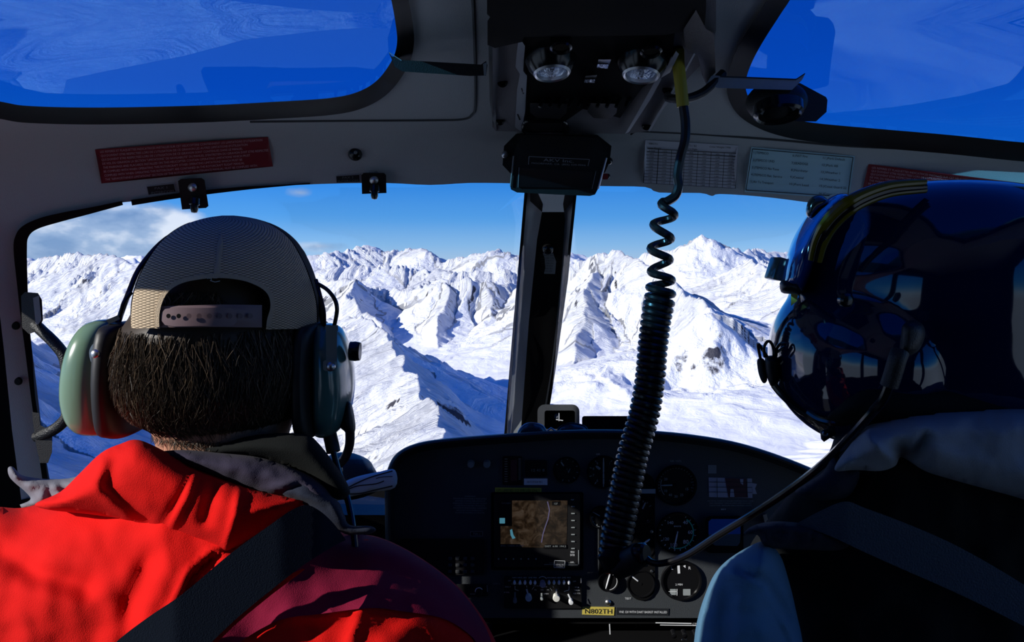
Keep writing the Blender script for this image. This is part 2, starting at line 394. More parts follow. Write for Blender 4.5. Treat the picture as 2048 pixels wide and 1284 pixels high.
# crest lines: (px, py, km ahead); slopes left/right of the line's direction, relief, gully amplitude, gully spacing (m)
RIDGES = [
 # near ridge on the far left
 dict(p=[(-500, 600, 5.4), (-160, 560, 5.2), (60, 516, 5.0), (150, 506, 4.9), (215, 508, 4.8), (262, 524, 4.6), (330, 556, 4.2), (400, 590, 3.9), (520, 630, 3.5)], sl=.95, sr=.75, H=1300, A=90, f=105),
 dict(p=[(-420, 800, 1.0), (-330, 640, 1.4), (-150, 630, 1.8), (-20, 662, 2.2), (50, 684, 2.5), (95, 690, 2.8), (150, 712, 3.0), (270, 790, 3.3)], sl=.6, sr=.78, H=1300, A=22, f=120),
 # spur with the shaded face, centre left
 dict(p=[(560, 640, 3.3), (640, 640, 3.0), (700, 634, 2.7), (730, 640, 2.6), (762, 662, 2.45), (778, 711, 2.1), (804, 754, 1.8), (823, 801, 1.55), (856, 839, 1.38), (885, 872, 1.25), (930, 960, 1.0)], sl=1.0, sr=.62, H=1200, A=42, f=75),
 dict(p=[(762, 662, 2.45), (814, 687, 2.65), (866, 718, 2.85), (923, 741, 3.0), (961, 757, 3.1), (1004, 796, 3.15), (1060, 850, 3.1), (1110, 905, 3.0)], sl=.8, sr=.70, H=1000, A=20, f=110),
 # fluted wall behind it
 dict(p=[(560, 575, 5.6), (640, 560, 5.3), (712, 558, 5.0), (745, 574, 5.1), (780, 580, 5.2), (828, 574, 5.1), (880, 564, 4.9), (930, 562, 4.9), (966, 564, 4.9), (1032, 568, 5.1), (1100, 580, 5.3)], sl=.7, sr=.95, H=1300, A=95, f=190),
 dict(p=[(712, 558, 5.0), (704, 585, 4.75), (716, 615, 4.5), (748, 648, 4.3)], sl=1.0, sr=1.1, H=900, A=45, f=120),
 dict(p=[(893, 564, 4.9), (888, 610, 4.6), (882, 655, 4.3), (874, 700, 4.0), (884, 728, 3.8), (905, 745, 3.6)], sl=1.0, sr=1.05, H=900, A=55, f=120),
 dict(p=[(962, 564, 4.9), (978, 600, 4.7), (990, 640, 4.5), (998, 680, 4.3)], sl=1.0, sr=1.0, H=800, A=45, f=110),
 # middle distance benches and far ranges on the left
 dict(p=[(560, 520, 9.5), (640, 512, 9), (735, 489, 9.6), (760, 505, 9.6), (830, 497, 9.5), (852, 503, 9.2), (880, 522, 9), (940, 512, 9), (985, 502, 8.4), (1010, 503, 8.3), (1040, 516, 8.2), (1100, 520, 8)], sl=.5, sr=.55, H=1100, A=110, f=330),
 dict(p=[(420, 545, 7.4), (560, 540, 7.2), (660, 535, 7.0), (760, 530, 7.0), (840, 538, 7.0), (900, 545, 6.6), (1000, 540, 6.6), (1100, 545, 6.6)], sl=.3, sr=.45, H=900, A=60, f=260),
 # right of the centre post
 dict(p=[(1040, 570, 4.9), (1100, 545, 4.7), (1148, 528, 4.5), (1190, 515, 4.45), (1234, 499, 4.4), (1262, 512, 4.3), (1300, 535, 4.1), (1345, 562, 3.9), (1380, 590, 3.7), (1414, 612, 3.5)], sl=.75, sr=1.0, H=1400, A=95, f=150),
 dict(p=[(1200, 512, 4.45), (1185, 570, 4.1), (1165, 640, 3.7), (1140, 720, 3.3), (1120, 800, 2.9)], sl=.8, sr=.85, H=1000, A=60, f=110),
 # high rocky summit behind
 dict(p=[(1240, 545, 8.8), (1290, 505, 8.6), (1345, 497, 8.4), (1380, 486, 8.3), (1410, 470, 8.2), (1440, 488, 8.3), (1480, 503, 8.5), (1510, 498, 9), (1560, 505, 9.5), (1640, 505, 10), (1800, 510, 10)], sl=.7, sr=.85, H=1300, A=120, f=230),
 dict(p=[(1500, 520, 6.8), (1560, 545, 6.2), (1620, 565, 5.6), (1700, 590, 5.0), (1850, 600, 4.6)], sl=.6, sr=.6, H=900, A=60, f=220),
 # near cirque ridge on the right
 dict(p=[(1270, 815, 3.0), (1333, 742, 3.02), (1372, 682, 3.0), (1395, 645, 2.98), (1414, 624, 2.95), (1450, 634, 3.0), (1487, 655, 3.02), (1535, 690, 3.0), (1580, 735, 2.9), (1640, 800, 2.7), (1720, 880, 2.4)], sl=.6, sr=.80, H=1300, A=130, f=85),
 dict(p=[(1560, 1090, 1.1), (1680, 1000, 1.35), (1800, 900, 1.7), (1950, 800, 2.2), (2150, 700, 2.8)], sl=.42, sr=.5, H=900, A=14, f=160),
]
def build_mountains():
    NA, NR = 1350, 950
    th = np.radians(np.linspace(-52, 52, NA)); r = 750 * (52000 / 750) ** (np.linspace(0, 1, NR) ** 0.97)
    TH, RR = np.meshgrid(th, r); X = (RR * np.sin(TH)); Y = (RR * np.cos(TH)); X = X.ravel(); Y = Y.ravel(); RR = RR.ravel()
    wx = X + 55 * fbm(X / 420, Y / 420, 3, 4); wy = Y + 55 * fbm(X / 420, Y / 420, 9, 4)
    far = np.clip((RR - 8500) / 6000, 0, 1)
    Z = -560 + 70 * fbm(X / 1500, Y / 1500, 21, 3)
    Z = Z * (1 - far) + far * (-1500 + 1180 * ridged(X / 5200, Y / 5200, 31, 5) + 500 * fbm(X / 14000, Y / 14000, 5, 2) + np.clip(RR - 9000, 0, 30000) * 0.006)
    FS = X * .7 + Y * .2; FD = Y * .7; REL = np.zeros(X.shape) + .25 * far
    for ri, R in enumerate(RIDGES):
        pts = [P(a, b, c * 1000) for a, b, c in R['p']]
        best = np.full(X.shape, -1e12); S = np.zeros(X.shape); D = np.zeros(X.shape); acc = 0
        for i in range(len(pts) - 1):
            a, b = pts[i], pts[i + 1]; dx, dy = b.x - a.x, b.y - a.y; L2 = dx * dx + dy * dy; L = math.sqrt(L2)
            t = np.clip(((wx - a.x) * dx + (wy - a.y) * dy) / L2, 0, 1)
            ex = wx - a.x - t * dx; ey = wy - a.y - t * dy; dd = np.sqrt(ex * ex + ey * ey)
            w = 0.5 + 0.5 * np.tanh((dx * ey - dy * ex) / np.maximum(dd, 1) / L * 2.5); sl = R['sl'] * w + R['sr'] * (1 - w)
            zc = a.z + (b.z - a.z) * t - CAMZ; Hh = np.clip(zc + 590, 180, 1000)
            hh = zc - Hh * (1 - np.exp(-1.12 * sl * dd / Hh)); k = hh > best
            best[k] = hh[k]; S[k] = acc + t[k] * L; D[k] = dd[k]; acc += L
        f = R['f']
        crest = 14 * fbm(S / 120 + ri * 7, S * 0 + ri, 40, 4) * (1 + f / 200)
        s2 = S + 0.10 * D + 30 * fbm(X / 300, Y / 300, 77, 3)
        fl = ridged(s2 / (2.0 * f), D / (f * 10), 50 + ri, 2, .5) + 0.6 * (1.2 - 1.6 * np.abs(pnoise(s2 / (0.75 * f) + 5, D / (f * 6), 60 + ri))) + .35 * ridged(s2 / (.33 * f), D / (f * 4), 70 + ri, 2, .5)
        rel = np.clip((best + 585) / 230, 0, 1); rel = rel * rel * (3 - 2 * rel)
        amp = R['A'] * (1 - np.exp(-D / 110)) * np.exp(-D / 1500) * rel
        patch = np.clip(0.6 + 1.2 * fbm(X / 600, Y / 600, 91 + ri, 2), 0.12, 1.3)
        h = best + crest + amp * patch * (fl - 1.0)
        # drop long tails so that the flank does not run over neighbouring valleys
        k = h > Z; FS[k] = s2[k] + ri * 4000; FD[k] = D[k]; REL[k] = rel[k]
        Z = np.maximum(Z, h)
    rough = np.clip((RR) / 4000, .35, 2.2)
    Z += rough * (2.2 * fbm(X / 90, Y / 90, 101, 4, .55)) + (.05 + REL) * rough * 12 * (ridged(FS / 34, FD / 260, 111, 3, .6) - .5) * (.15 + 1.2 * np.clip(.4 + 1.2 * fbm(X / 450, Y / 450, 131, 2), 0, 1.4))
    me = bpy.data.meshes.new('mountains'); n = NA * NR
    co = np.stack([X, Y, Z + CAMZ], -1).astype(np.float32); me.vertices.add(n); me.vertices.foreach_set('co', co.ravel())
    i = np.arange(NR - 1)[:, None] * NA + np.arange(NA - 1)[None]; i = i.ravel()
    q = np.stack([i, i + 1, i + 1 + NA, i + NA], -1).ravel().astype(np.int32); nf = len(i)
    me.loops.add(nf * 4); me.loops.foreach_set('vertex_index', q); me.polygons.add(nf)
    me.polygons.foreach_set('loop_start', np.arange(0, nf * 4, 4, dtype=np.int32)); me.update(calc_edges=True)
    me.polygons.foreach_set('use_smooth', np.ones(nf, bool))
    ar = me.attributes.new('relief', 'FLOAT', 'POINT'); ar.data.foreach_set('value', REL.astype(np.float32))
    at = me.attributes.new('flow', 'FLOAT_VECTOR', 'POINT'); at.data.foreach_set('vector', np.stack([np.mod(FS, 9000) / 15, FD / 190, Z / 300], -1).astype(np.float32).ravel())
    return me
snow = bpy.data.materials.new('snow_and_rock'); snow.use_nodes = True; t = snow.node_tree; b = t.nodes['Principled BSDF']
b.inputs['Roughness'].default_value = 0.95; b.inputs['Specular IOR Level'].default_value = 0.1
tcn = t.nodes.new('ShaderNodeTexCoord'); geo = t.nodes.new('ShaderNodeNewGeometry')
def tnoise(scale, detail, rough=.6, sc=(1, 1, 1)):
    m = t.nodes.new('ShaderNodeMapping'); m.inputs['Scale'].default_value = sc; t.links.new(tcn.outputs['Object'], m.inputs[0])
    n = t.nodes.new('ShaderNodeTexNoise'); n.inputs['Scale'].default_value = scale; n.inputs['Detail'].default_value = detail; n.inputs['Roughness'].default_value = rough
    t.links.new(m.outputs[0], n.inputs[0]); return n.outputs[0]
fa = t.nodes.new('ShaderNodeAttribute'); fa.attribute_name = 'flow'
fn = t.nodes.new('ShaderNodeTexNoise'); fn.inputs['Scale'].default_value = 1.0; fn.inputs['Detail'].default_value = 7; fn.inputs['Roughness'].default_value = .62; t.links.new(fa.outputs['Vector'], fn.inputs[0])
n0 = tnoise(1 / 45, 7, .62); n2 = tnoise(1 / 260, 4)
n1 = math_n(t, 'ADD', math_n(t, 'MULTIPLY', fn.outputs[0], 1.0), math_n(t, 'MULTIPLY', n0, .5))
n3 = math_n(t, 'ADD', math_n(t, 'MULTIPLY', fn.outputs[0], .62), math_n(t, 'MULTIPLY', n0, .38))
bp = t.nodes.new('ShaderNodeBump'); fr_ = t.nodes.new('ShaderNodeAttribute'); fr_.attribute_name = 'relief'; t.links.new(math_n(t, 'ADD', math_n(t, 'MULTIPLY', fr_.outputs['Fac'], .9), .10, clamp=True), bp.inputs['Strength']); bp.inputs['Distance'].default_value = 30.0
t.links.new(n1, bp.inputs['Height']); t.links.new(bp.outputs[0], b.inputs['Normal'])
sz = t.nodes.new('ShaderNodeSeparateXYZ'); t.links.new(geo.outputs['Normal'], sz.inputs[0])
steep = math_n(t, 'MULTIPLY', math_n(t, 'SUBTRACT', 0.74, sz.outputs[2], clamp=True), 3.0, clamp=True)
rk = math_n(t, 'ADD', math_n(t, 'MULTIPLY', steep, .26), math_n(t, 'ADD', math_n(t, 'MULTIPLY', n3, .90), math_n(t, 'MULTIPLY', n2, .20)))
rk = math_n(t, 'ADD', rk, math_n(t, 'MULTIPLY', fr_.outputs['Fac'], .035))
rkm = math_n(t, 'MULTIPLY', math_n(t, 'SUBTRACT', rk, 0.757, clamp=True), 16, clamp=True)
mxr = t.nodes.new('ShaderNodeMix'); mxr.data_type = 'RGBA'; t.links.new(rkm, mxr.inputs[0])
mxr.inputs[6].default_value = (.93, .945, .96, 1); mxr.inputs[7].default_value = (.075, .075, .09, 1); t.links.new(mxr.outputs[2], b.inputs['Base Color'])
mt = link(build_mountains(), 'mountains', snow, None, False); mt.data.polygons.foreach_set('use_smooth', [True] * len(mt.data.polygons))
tag(mt, 'snow covered mountain ranges with rocky gullies outside the windshield', 'mountains', kind='structure')

# ================================================================== CABIN SHELL
prof = np.array([(-900, .36), (-500, .47), (-200, .66), (0, .86), (100, 1.0), (200, 1.15), (240, 1.22), (270, 1.275), (300, 1.31), (330, 1.335), (372, 1.355), (420, 1.37), (500, 1.39), (1000, 1.55), (1300, 1.60)])
def side(px): return 1 - 0.155 * np.clip(np.abs(np.asarray(px) - 1080) / 1050, 0, 1.6) ** 2
def DS(px, py): return np.interp(py, prof[:, 0], prof[:, 1]) * side(px)

M = {}
M['liner'] = mat('grey_liner_plastic', (.46, .49, .51), .75, bump=.5, bscale=900)
M['rubber'] = mat('black_rubber', (.004, .004, .005), .5, spec=.15)
M['black'] = mat('black_plastic', (.008, .008, .009), .5, spec=.4, bump=.3, bscale=700)
M['gloss'] = mat('glossy_black', (.006, .006, .007), .18)
M['mblack'] = mat('matt_black', (.004, .004, .0045), .9, spec=.1)
M['dgrey'] = mat('dark_grey_plastic', (.055, .06, .065), .7, bump=.5, bscale=800)
M['mgrey'] = mat('mid_grey_paint', (.20, .22, .23), .6, bump=.3, bscale=800)
M['metal'] = mat('brushed_metal', (.55, .56, .58), .35, metal=1)
M['white'] = mat('white_print', (.80, .82, .84), .6)
M['cream'] = mat('cream_paint', (.75, .75, .68), .6)
M['print'] = mat('dark_print', (.01, .012, .015), .6)
M['yellow'] = mat('yellow_plate', (.62, .50, .10), .5)
M['green'] = mat('green_print', (.05, .55, .35), .6)
M['redp'] = mat('red_print', (.6, .06, .03), .6)

def glass(name, tint, refl, rough=0.0):
    m = bpy.data.materials.new(name); m.use_nodes = True; t = m.node_tree; t.nodes.clear()
    tr = t.nodes.new('ShaderNodeBsdfTransparent'); tr.inputs[0].default_value = (*tint, 1)
    gl = t.nodes.new('ShaderNodeBsdfGlossy'); gl.inputs['Roughness'].default_value = rough
    fr = t.nodes.new('ShaderNodeFresnel'); fr.inputs[0].default_value = 1.49
    mx = t.nodes.new('ShaderNodeMixShader'); out = t.nodes.new('ShaderNodeOutputMaterial')
    t.links.new(math_n(t, 'MULTIPLY', fr.outputs[0], refl, clamp=True), mx.inputs[0])
    t.links.new(tr.outputs[0], mx.inputs[1]); t.links.new(gl.outputs[0], mx.inputs[2]); t.links.new(mx.outputs[0], out.inputs[0]); return m
M['clear'] = glass('clear_windshield', (.985, .99, .995), .10)
M['tinted'] = glass('blue_tinted_glass', (.36, .70, .90), .16)

# inner edge of the windshield opening, from the lower left, over the top, to the lower right
LEFT_IN = [(112, 1010), (98, 952), (84, 860), (70, 745), (58, 650), (50, 560), (46, 500), (50, 474), (64, 456), (110, 438), (180, 418), (243, 405)]
TOP_IN = [(262, 403), (360, 388), (480, 377), (640, 368), (770, 366), (860, 370), (940, 366), (1040, 367), (1200, 372), (1290, 374), (1318, 385), (1400, 386), (1424, 392), (1440, 388), (1520, 393), (1610, 404), (1750, 425), (1950, 470), (2080, 560), (2130, 760), (2140, 1010)]
lo = smooth(LEFT_IN, 4, False) + smooth(TOP_IN, 3, False)
SK_L = smooth([(-420, 130), (-150, 175), (0, 203), (60, 212), (200, 215), (400, 211), (560, 203), (660, 196), (715, 184), (755, 160), (784, 120), (794, 85), (790, 40), (778, -20), (760, -80), (700, -260), (600, -420), (300, -520), (-300, -560), (-520, -380), (-560, -60)], 6)
SK_R = smooth([(1585, -10), (1560, 30), (1528, 80), (1505, 122), (1492, 160), (1495, 190), (1515, 212), (1560, 232), (1630, 246), (1760, 258), (1900, 270), (2048, 285), (2250, 300), (2480, 250), (2560, 60), (2560, -200), (2400, -460), (2000, -560), (1760, -480), (1680, -300), (1620, -90)], 6)
outl = [(-760, 1010), (-700, 560), (-40, 500), (2, 540), (18, 700), (34, 860), (52, 1010)]
outl = [(44, 1010), (24, 860), (8, 700), (-6, 580), (-14, 480), (-120, 470), (-760, 470), (-760, -640), (2700, -640), (2700, 470), (2330, 470), (2250, 700), (2240, 1010)] + lo[::-1]
wf = sheet('wall_front', outl[::-1], DS, M['liner'], holes=(SK_L, SK_R), step=22, thick=.02)
tag(wf, 'grey moulded roof and windshield frame around the skylights', 'wall', kind='structure')
# raised seam line of the moulded panel
for nm, ln in (('trim_1', [(500, 243), (700, 241), (860, 240), (925, 238), (945, 228), (951, 205), (950, 100), (945, -20)]), ('trim_2', [(1262, 268), (1275, 262), (1320, 264), (1400, 268), (1560, 280), (1700, 292), (1900, 300), (2060, 305)])):
    q = smooth(ln, 6, False); o = MB().tube([P(x, y, float(DS(x, y)) - .0006) for x, y in q], .0022, 6).build(nm, M['dgrey']); tag(o, 'thin moulded seam line in the grey roof lining', 'trim', kind='structure')
# black rubber gaskets around the skylights
def ring(name, loop, w, depth, m, thick=.012, shift=-.014, label=None, cat='gasket', root=None):
    out = offset(loop, w, True)
    if edge_area(out) < edge_area(loop): out = offset(loop, [-a for a in w] if hasattr(w, '__len__') else -w, True)
    V = np.array(list(loop) + list(out)); n = len(loop)
    d = depth(V[:, 0], V[:, 1]) + shift
    fr = Pn(V[:, 0], V[:, 1], d); bk = Pn(V[:, 0], V[:, 1], d + thick + .012)
    mb = MB(); Fs = []
    for i in range(n):
        j = (i + 1) % n
        Fs += [(i, j, n + j, n + i), (2 * n + i, 2 * n + j, 3 * n + j, 3 * n + i), (i, j, 2 * n + j, 2 * n + i), (n + i, n + j, 3 * n + j, 3 * n + i)]
    mb.add(list(fr) + list(bk), Fs); o = mb.build(name, m, root, auto=50)
    if label: tag(o, label, cat)
    return o
def edge_area(L):
    a = np.array(L); return abs(np.sum(a[:, 0] * np.roll(a[:, 1], -1) - a[:, 1] * np.roll(a[:, 0], -1)))
wl = [26 + 12 * (1 if y > 120 else 0) for x, y in SK_L]
tag(ring('trim_7', SK_L, 34, DS, M['rubber']), 'black rubber gasket around the left skylight', 'gasket', kind='structure')
tag(ring('trim_8', SK_R, 38, DS, M['rubber']), 'black rubber gasket around the right skylight', 'gasket', kind='structure')
g = sheet('window_1', offset(SK_L, 14, True) if edge_area(offset(SK_L, 14, True)) > edge_area(SK_L) else offset(SK_L, -14, True), lambda x, y: DS(x, y) + .008, M['tinted'], step=40, thick=.0001)
tag(g, 'blue tinted skylight pane overhead on the left', 'window', kind='structure')
g = sheet('window_2', offset(SK_R, 14, True) if edge_area(offset(SK_R, 14, True)) > edge_area(SK_R) else offset(SK_R, -14, True), lambda x, y: DS(x, y) + .008, M['tinted'], step=40, thick=.0001)
tag(g, 'blue tinted skylight pane overhead on the right', 'window', kind='structure')
# windshield: two panes either side of the centre post, bulging forward to the nose
def DW(px, py):
    top = np.interp(px, [-100, 100, 600, 1080, 1600, 2200], [1.14, 1.20, 1.36, 1.385, 1.34, 1.15])
    k = np.clip((np.asarray(py) - 380) / 620, -0.1, 1); return top + .62 * k ** .8 * np.clip(1 - np.abs(np.asarray(px) - 1080) / 1100, 0.12, 1) ** .7 if True else 0
def DWs(px, py):
    top = np.interp(px, [-100, 100, 600, 1080, 1600, 2200], [1.14, 1.20, 1.36, 1.385, 1.34, 1.15])
    k = np.clip((np.asarray(py) - 380) / 620, 0.0, 1); return top + .62 * k ** .8 * np.clip(1 - np.abs(np.asarray(px) - 1080) / 1100, 0.12, 1) ** .7
paneL = [(1062, 360), (1062, 378), (1010, 1030), (60, 1030), (20, 640), (20, 470), (60, 430), (240, 386), (480, 356), (800, 350)]
paneR = [(1140, 380), (1140, 362), (1400, 366), (1640, 388), (1960, 450), (2110, 560), (2160, 1030), (1082, 1030)]
g = sheet('window_3', paneL, lambda x, y: DWs(x, y) + .01, M['clear'], step=50, thick=.0001); tag(g, 'clear left windshield pane in front of the passenger', 'window', kind='structure')
g = sheet('window_4', paneR, lambda x, y: DWs(x, y) + .01, M['clear'], step=50, thick=.0001); tag(g, 'clear right windshield pane in front of the pilot', 'window', kind='structure')
# black seal on the left pillar and along the left top edge
lin = smooth([(106, 1010), (95, 955), (86, 880), (80, 852), (70, 790), (64, 700), (58, 640), (55, 560), (54, 500), (57, 474), (75, 458), (120, 444), (180, 428), (246, 410)], 4, False)
lout = smooth([(92, 1010), (84, 955), (72, 870), (60, 780), (50, 700), (42, 640), (33, 560), (27, 500), (30, 474), (44, 453), (80, 436), (130, 424), (180, 415), (244, 402)], 4, False)
o = sheet('trim_9', lin + lout[::-1], lambda x, y: DS(x, y) - .012, M['rubber'], step=12, thick=.014); tag(o, 'black rubber windshield seal down the left pillar', 'seal', kind='structure')
top = smooth([(262, 400), (360, 386), (480, 374), (560, 370), (620, 366)], 5, False); bot = smooth([(264, 411), (360, 396), (480, 381), (560, 373), (620, 368)], 5, False)
o = sheet('trim_10', top + bot[::-1], lambda x, y: DS(x, y) - .008, M['rubber'], step=12, thick=.01); tag(o, 'narrow black seal strip along the upper left windshield edge', 'seal', kind='structure')
# screws in the left pillar
for (x, y, r) in ((32, 651, 8), (37, 762, 8)):
    p = P(x, y, float(DS(x, y)) - .001); o = MB().lathe(p, (0, -1, 0), [(r / 1150, 0), (r / 1150, .0015), (r / 1600, .003), (.0003, .003)], 20).build('screw', M['rubber']); tag(o, 'dark screw in the left pillar, ' + ('upper one beside the grab handle' if y < 700 else 'lower one beside the grab handle'), 'screw', 'screws in the left pillar')

# rear part of the shell (around and behind the seat the picture was taken from)
def slab(name, c, s, m, lab, cat):
    o = MB().box(c, s, bev=.004).build(name, m); return tag(o, lab, cat, kind='structure')
FL = 0.0
slab('floor', (0, .35, FL - .03), (1.9, 3.3, .06), M['dgrey'], 'dark cabin floor', 'floor')
slab('wall_back', (0, -1.28, .8), (1.9, .04, 1.7), M['mblack'], 'dark rear cabin wall', 'wall')
slab('ceiling', (0, -.52, CAMZ + .40), (1.9, 1.64, .03), M['liner'], 'grey rear cabin roof', 'ceiling')
def side_wall(x, nm, s):
    th = .03
    mb = MB()
    y0, y1 = -1.28, 1.12; z0, z1 = 0, CAMZ + .40
    mb.box((x, (y0 + y1) / 2, .39), (th, y1 - y0, .78)); mb.box((x, (y0 + y1) / 2, CAMZ + .335), (th, y1 - y0, .15))
    for (a, b) in ((y0, -.62), (.03, .13), (1.04, y1)): mb.box((x, (a + b) / 2, 1.15), (th, b - a, .76))
    o = mb.build(nm, M['mblack']); tag(o, 'dark cabin side with door windows', 'wall', kind='structure')
    for i, (a, b) in enumerate(((-.62, .03), (.13, 1.04))):
        g = MB().box((x + s * .012, (a + b) / 2, 1.15), (.001, b - a, .76)).build('window_%d' % (5 + i + (2 if s > 0 else 0)), M['clear']); tag(g, 'clear side door window', 'window', kind='structure')
side_wall(-.86, 'wall_left', -1); side_wall(.86, 'wall_right', 1)
# dark gap/door post seen at the extreme left edge
dp = sheet('door_1', [(-330, 470), (0, 470), (12, 640), (36, 820), (56, 1010), (90, 1500), (-330, 1500)], lambda x, y: DS(x, y) + .03, M['mblack'], step=40, thick=.02); tag(dp, 'black door edge beside the left pillar', 'door', kind='structure')
# nose floor and lower front wall under the windshield
slab('trim_3', (0, 1.95, .34), (1.9, .9, .05), M['mblack'], 'dark nose floor', 'trim')
mb = MB().box((0, 2.38, .40), (1.7, .03, .20)); o = mb.build('trim_4', M['mblack']); tag(o, 'dark lower nose bulkhead', 'trim', kind='structure')
lowL = sheet('trim_5', smooth([(40, 1000), (120, 992), (400, 1000), (800, 1010), (1300, 1010), (1700, 1010), (2300, 1010)], 3, False) + [(2300, 1560), (40, 1560)], lambda x, y: np.interp(y, [1000, 1560], [1.0, 1.0]) * DWs(x, 1000 + 0 * y) - .01, M['mblack'], step=50, thick=.02)
tag(lowL, 'dark sill below the windshield', 'trim', kind='structure')

# ================================================================== CENTRE POST
def DP(px, py): return DWs(1080, py) - .035 + 0 * np.asarray(px)
root = thing('trim_6', P(1080, 640, float(DP(1080, 640))), 'centre windshield post with grey flanges and a black middle', 'post'); root['kind'] = 'structure'
M['flange'] = mat('post_grey', (.70, .76, .80), .55, bump=.3, bscale=800)
sheet('frame', [(1053, 372), (1152, 372), (1132, 560), (1108, 740), (1086, 880), (1076, 960), (1000, 960), (1012, 860), (1030, 640), (1044, 480)], DP, M['flange'], step=30, thick=.03, root=root)
sheet('seal', [(1050, 372), (1056, 372), (1047, 480), (1033, 640), (1015, 860), (1003, 960), (997, 960), (1009, 860), (1027, 640), (1041, 480)], lambda x, y: DP(x, y) - .004, M['rubber'], step=30, thick=.03, root=root)
sheet('seal', [(1149, 372), (1155, 372), (1136, 560), (1111, 740), (1089, 880), (1079, 960), (1073, 960), (1083, 880), (1105, 740), (1130, 560)], lambda x, y: DP(x, y) - .004, M['rubber'], step=30, thick=.03, root=root)
sheet('cover', [(1084, 424), (1128, 424), (1130, 440), (1122, 560), (1102, 740), (1078, 880), (1066, 960), (1032, 960), (1042, 860), (1058, 640), (1074, 480)], lambda x, y: DP(x, y) - .018, M['mblack'], step=30, thick=.02, root=root)
sheet('top_cap', [(1076, 386), (1130, 386), (1126, 408), (1128, 424), (1084, 424), (1086, 408)], lambda x, y: DP(x, y) - .03, M['flange'], step=20, thick=.02, root=root)
sheet('clip', [(1060, 386), (1076, 386), (1086, 410), (1084, 424), (1060, 402)], lambda x, y: DP(x, y) - .026, M['gloss'], step=20, thick=.02, root=root)
sheet('clip', [(1130, 386), (1148, 386), (1144, 404), (1128, 424), (1126, 408)], lambda x, y: DP(x, y) - .026, M['gloss'], step=20, thick=.02, root=root)
MB().ell(P(1096, 497, float(DP(0, 497)) - .022), (.012, .012, .012)).build('knob', M['gloss'], root)
pl = thing('placard', P(1092, 548, float(DP(0, 548)) - .02), 'small grey printed card on the centre windshield post', 'placard')
M['paper'] = mat('grey_paper', (.20, .21, .22), .8)
sheet('card', [(1074, 506), (1114, 507), (1110, 548), (1071, 547)], lambda x, y: DP(x, y) - .0195, M['paper'], step=20, thick=.001, root=pl)
lettering('text', [(['SWING BY', 'N 002 180 178', '030 031 210 212', '060 058 240 241', '090 091 270 269', '120 122 300 301', '150 150 330 329'][i], 1076 - i * .6, 512 + i * 5.2, 3, 32, 1, 'L') for i in range(7)], lambda x, y: DP(x, y) - .0195, M['print'], pl)

# ================================================================== INSTRUMENT PANEL
DPN = 1.52
PO = smooth([(776, 1250), (772, 1130), (770, 1040), (770, 980), (776, 935), (795, 905), (835, 886), (900, 876), (1030, 866), (1160, 859), (1300, 861), (1400, 871), (1480, 886), (1560, 911), (1640, 944), (1720, 990), (1780, 1060), (1800, 1140), (1805, 1250)], 5, False)
ip = thing('instrument_panel', P(1290, 1250, DPN), 'wide black instrument panel with a curved padded hood below the windshield', 'instrument panel')
inn = lambda w: [(x, y) for x, y in offset(PO, w)]
sg = 1 if inn(10)[len(PO) // 2][1] > PO[len(PO) // 2][1] else -1
lines = [([(x, y + 12) for x, y in inn(sg * 6)], 1.80), (inn(sg * 1.0), 1.50), (inn(0), 1.46), (inn(sg * 2), 1.452), (inn(sg * 6), 1.448), (inn(sg * 10), 1.450), (inn(sg * 15), 1.47), (inn(sg * 20), DPN + .004)]
mb = MB(); n = len(PO); vs = []
for L, d in lines: vs += [P(x, y, d) for x, y in L]
mb.add(vs, [(i * n + k, i * n + k + 1, (i + 1) * n + k + 1, (i + 1) * n + k) for i in range(len(lines) - 1) for k in range(n - 1)])
M['pad'] = mat('black_leatherette', (.010, .011, .013), .38, spec=.45, bump=.8, bscale=500)
mb.build('hood', M['pad'], ip)
M['panel'] = mat('grey_black_panel_paint', (.040, .046, .052), .62, bump=.5, bscale=700)
face = inn(sg * 14); face = face + [(1800, 1236), (780, 1236)]
sheet('panel_face', [(776 + 14, 1236)] + face[2:-4] + [(1795, 1236)], DPN, M['panel'], step=40, thick=.01, root=ip)
MB().box((P(1290, 1100, 1.62)), (.80, .16, .26)).build('body', M['mblack'], ip)
MB().lathe(P(1216, 1204, DPN), (0, -1, 0), [(.006, 0), (.006, .003), (.004, .005), (.0004, .006)], 16).build('screw', M['metal'], ip)
for (x, y) in ((1303, 1063), (1300, 1118), (1303, 1142), (1296, 1042)):
    MB().lathe(P(x, y, DPN - .004), (0, -1, 0), [(.0032, 0), (.0032, .002), (.0004, .003)], 12).build('screw', M['metal'], ip)
# recessed black instrument columns
sheet('column_plate', rrect(1258, 945, 1310, 1236 - 35, 25), DPN - .004, M['mblack'], step=30, thick=.004, root=ip)
sheet('column_plate', rrect(1198, 1020, 1240, 1182, 20), DPN - .004, M['mblack'], step=30, thick=.004, root=ip)
for q in (('TEST', 1256, 1199, 4, None, 0, 'C'), ('IAS-V', 1447, 1020, 3, None, 0, 'C'), ('OFF', 1196, 910, 3, None, 0, 'C')): lettering('text', [q], DPN - .001, M['white'], ip)

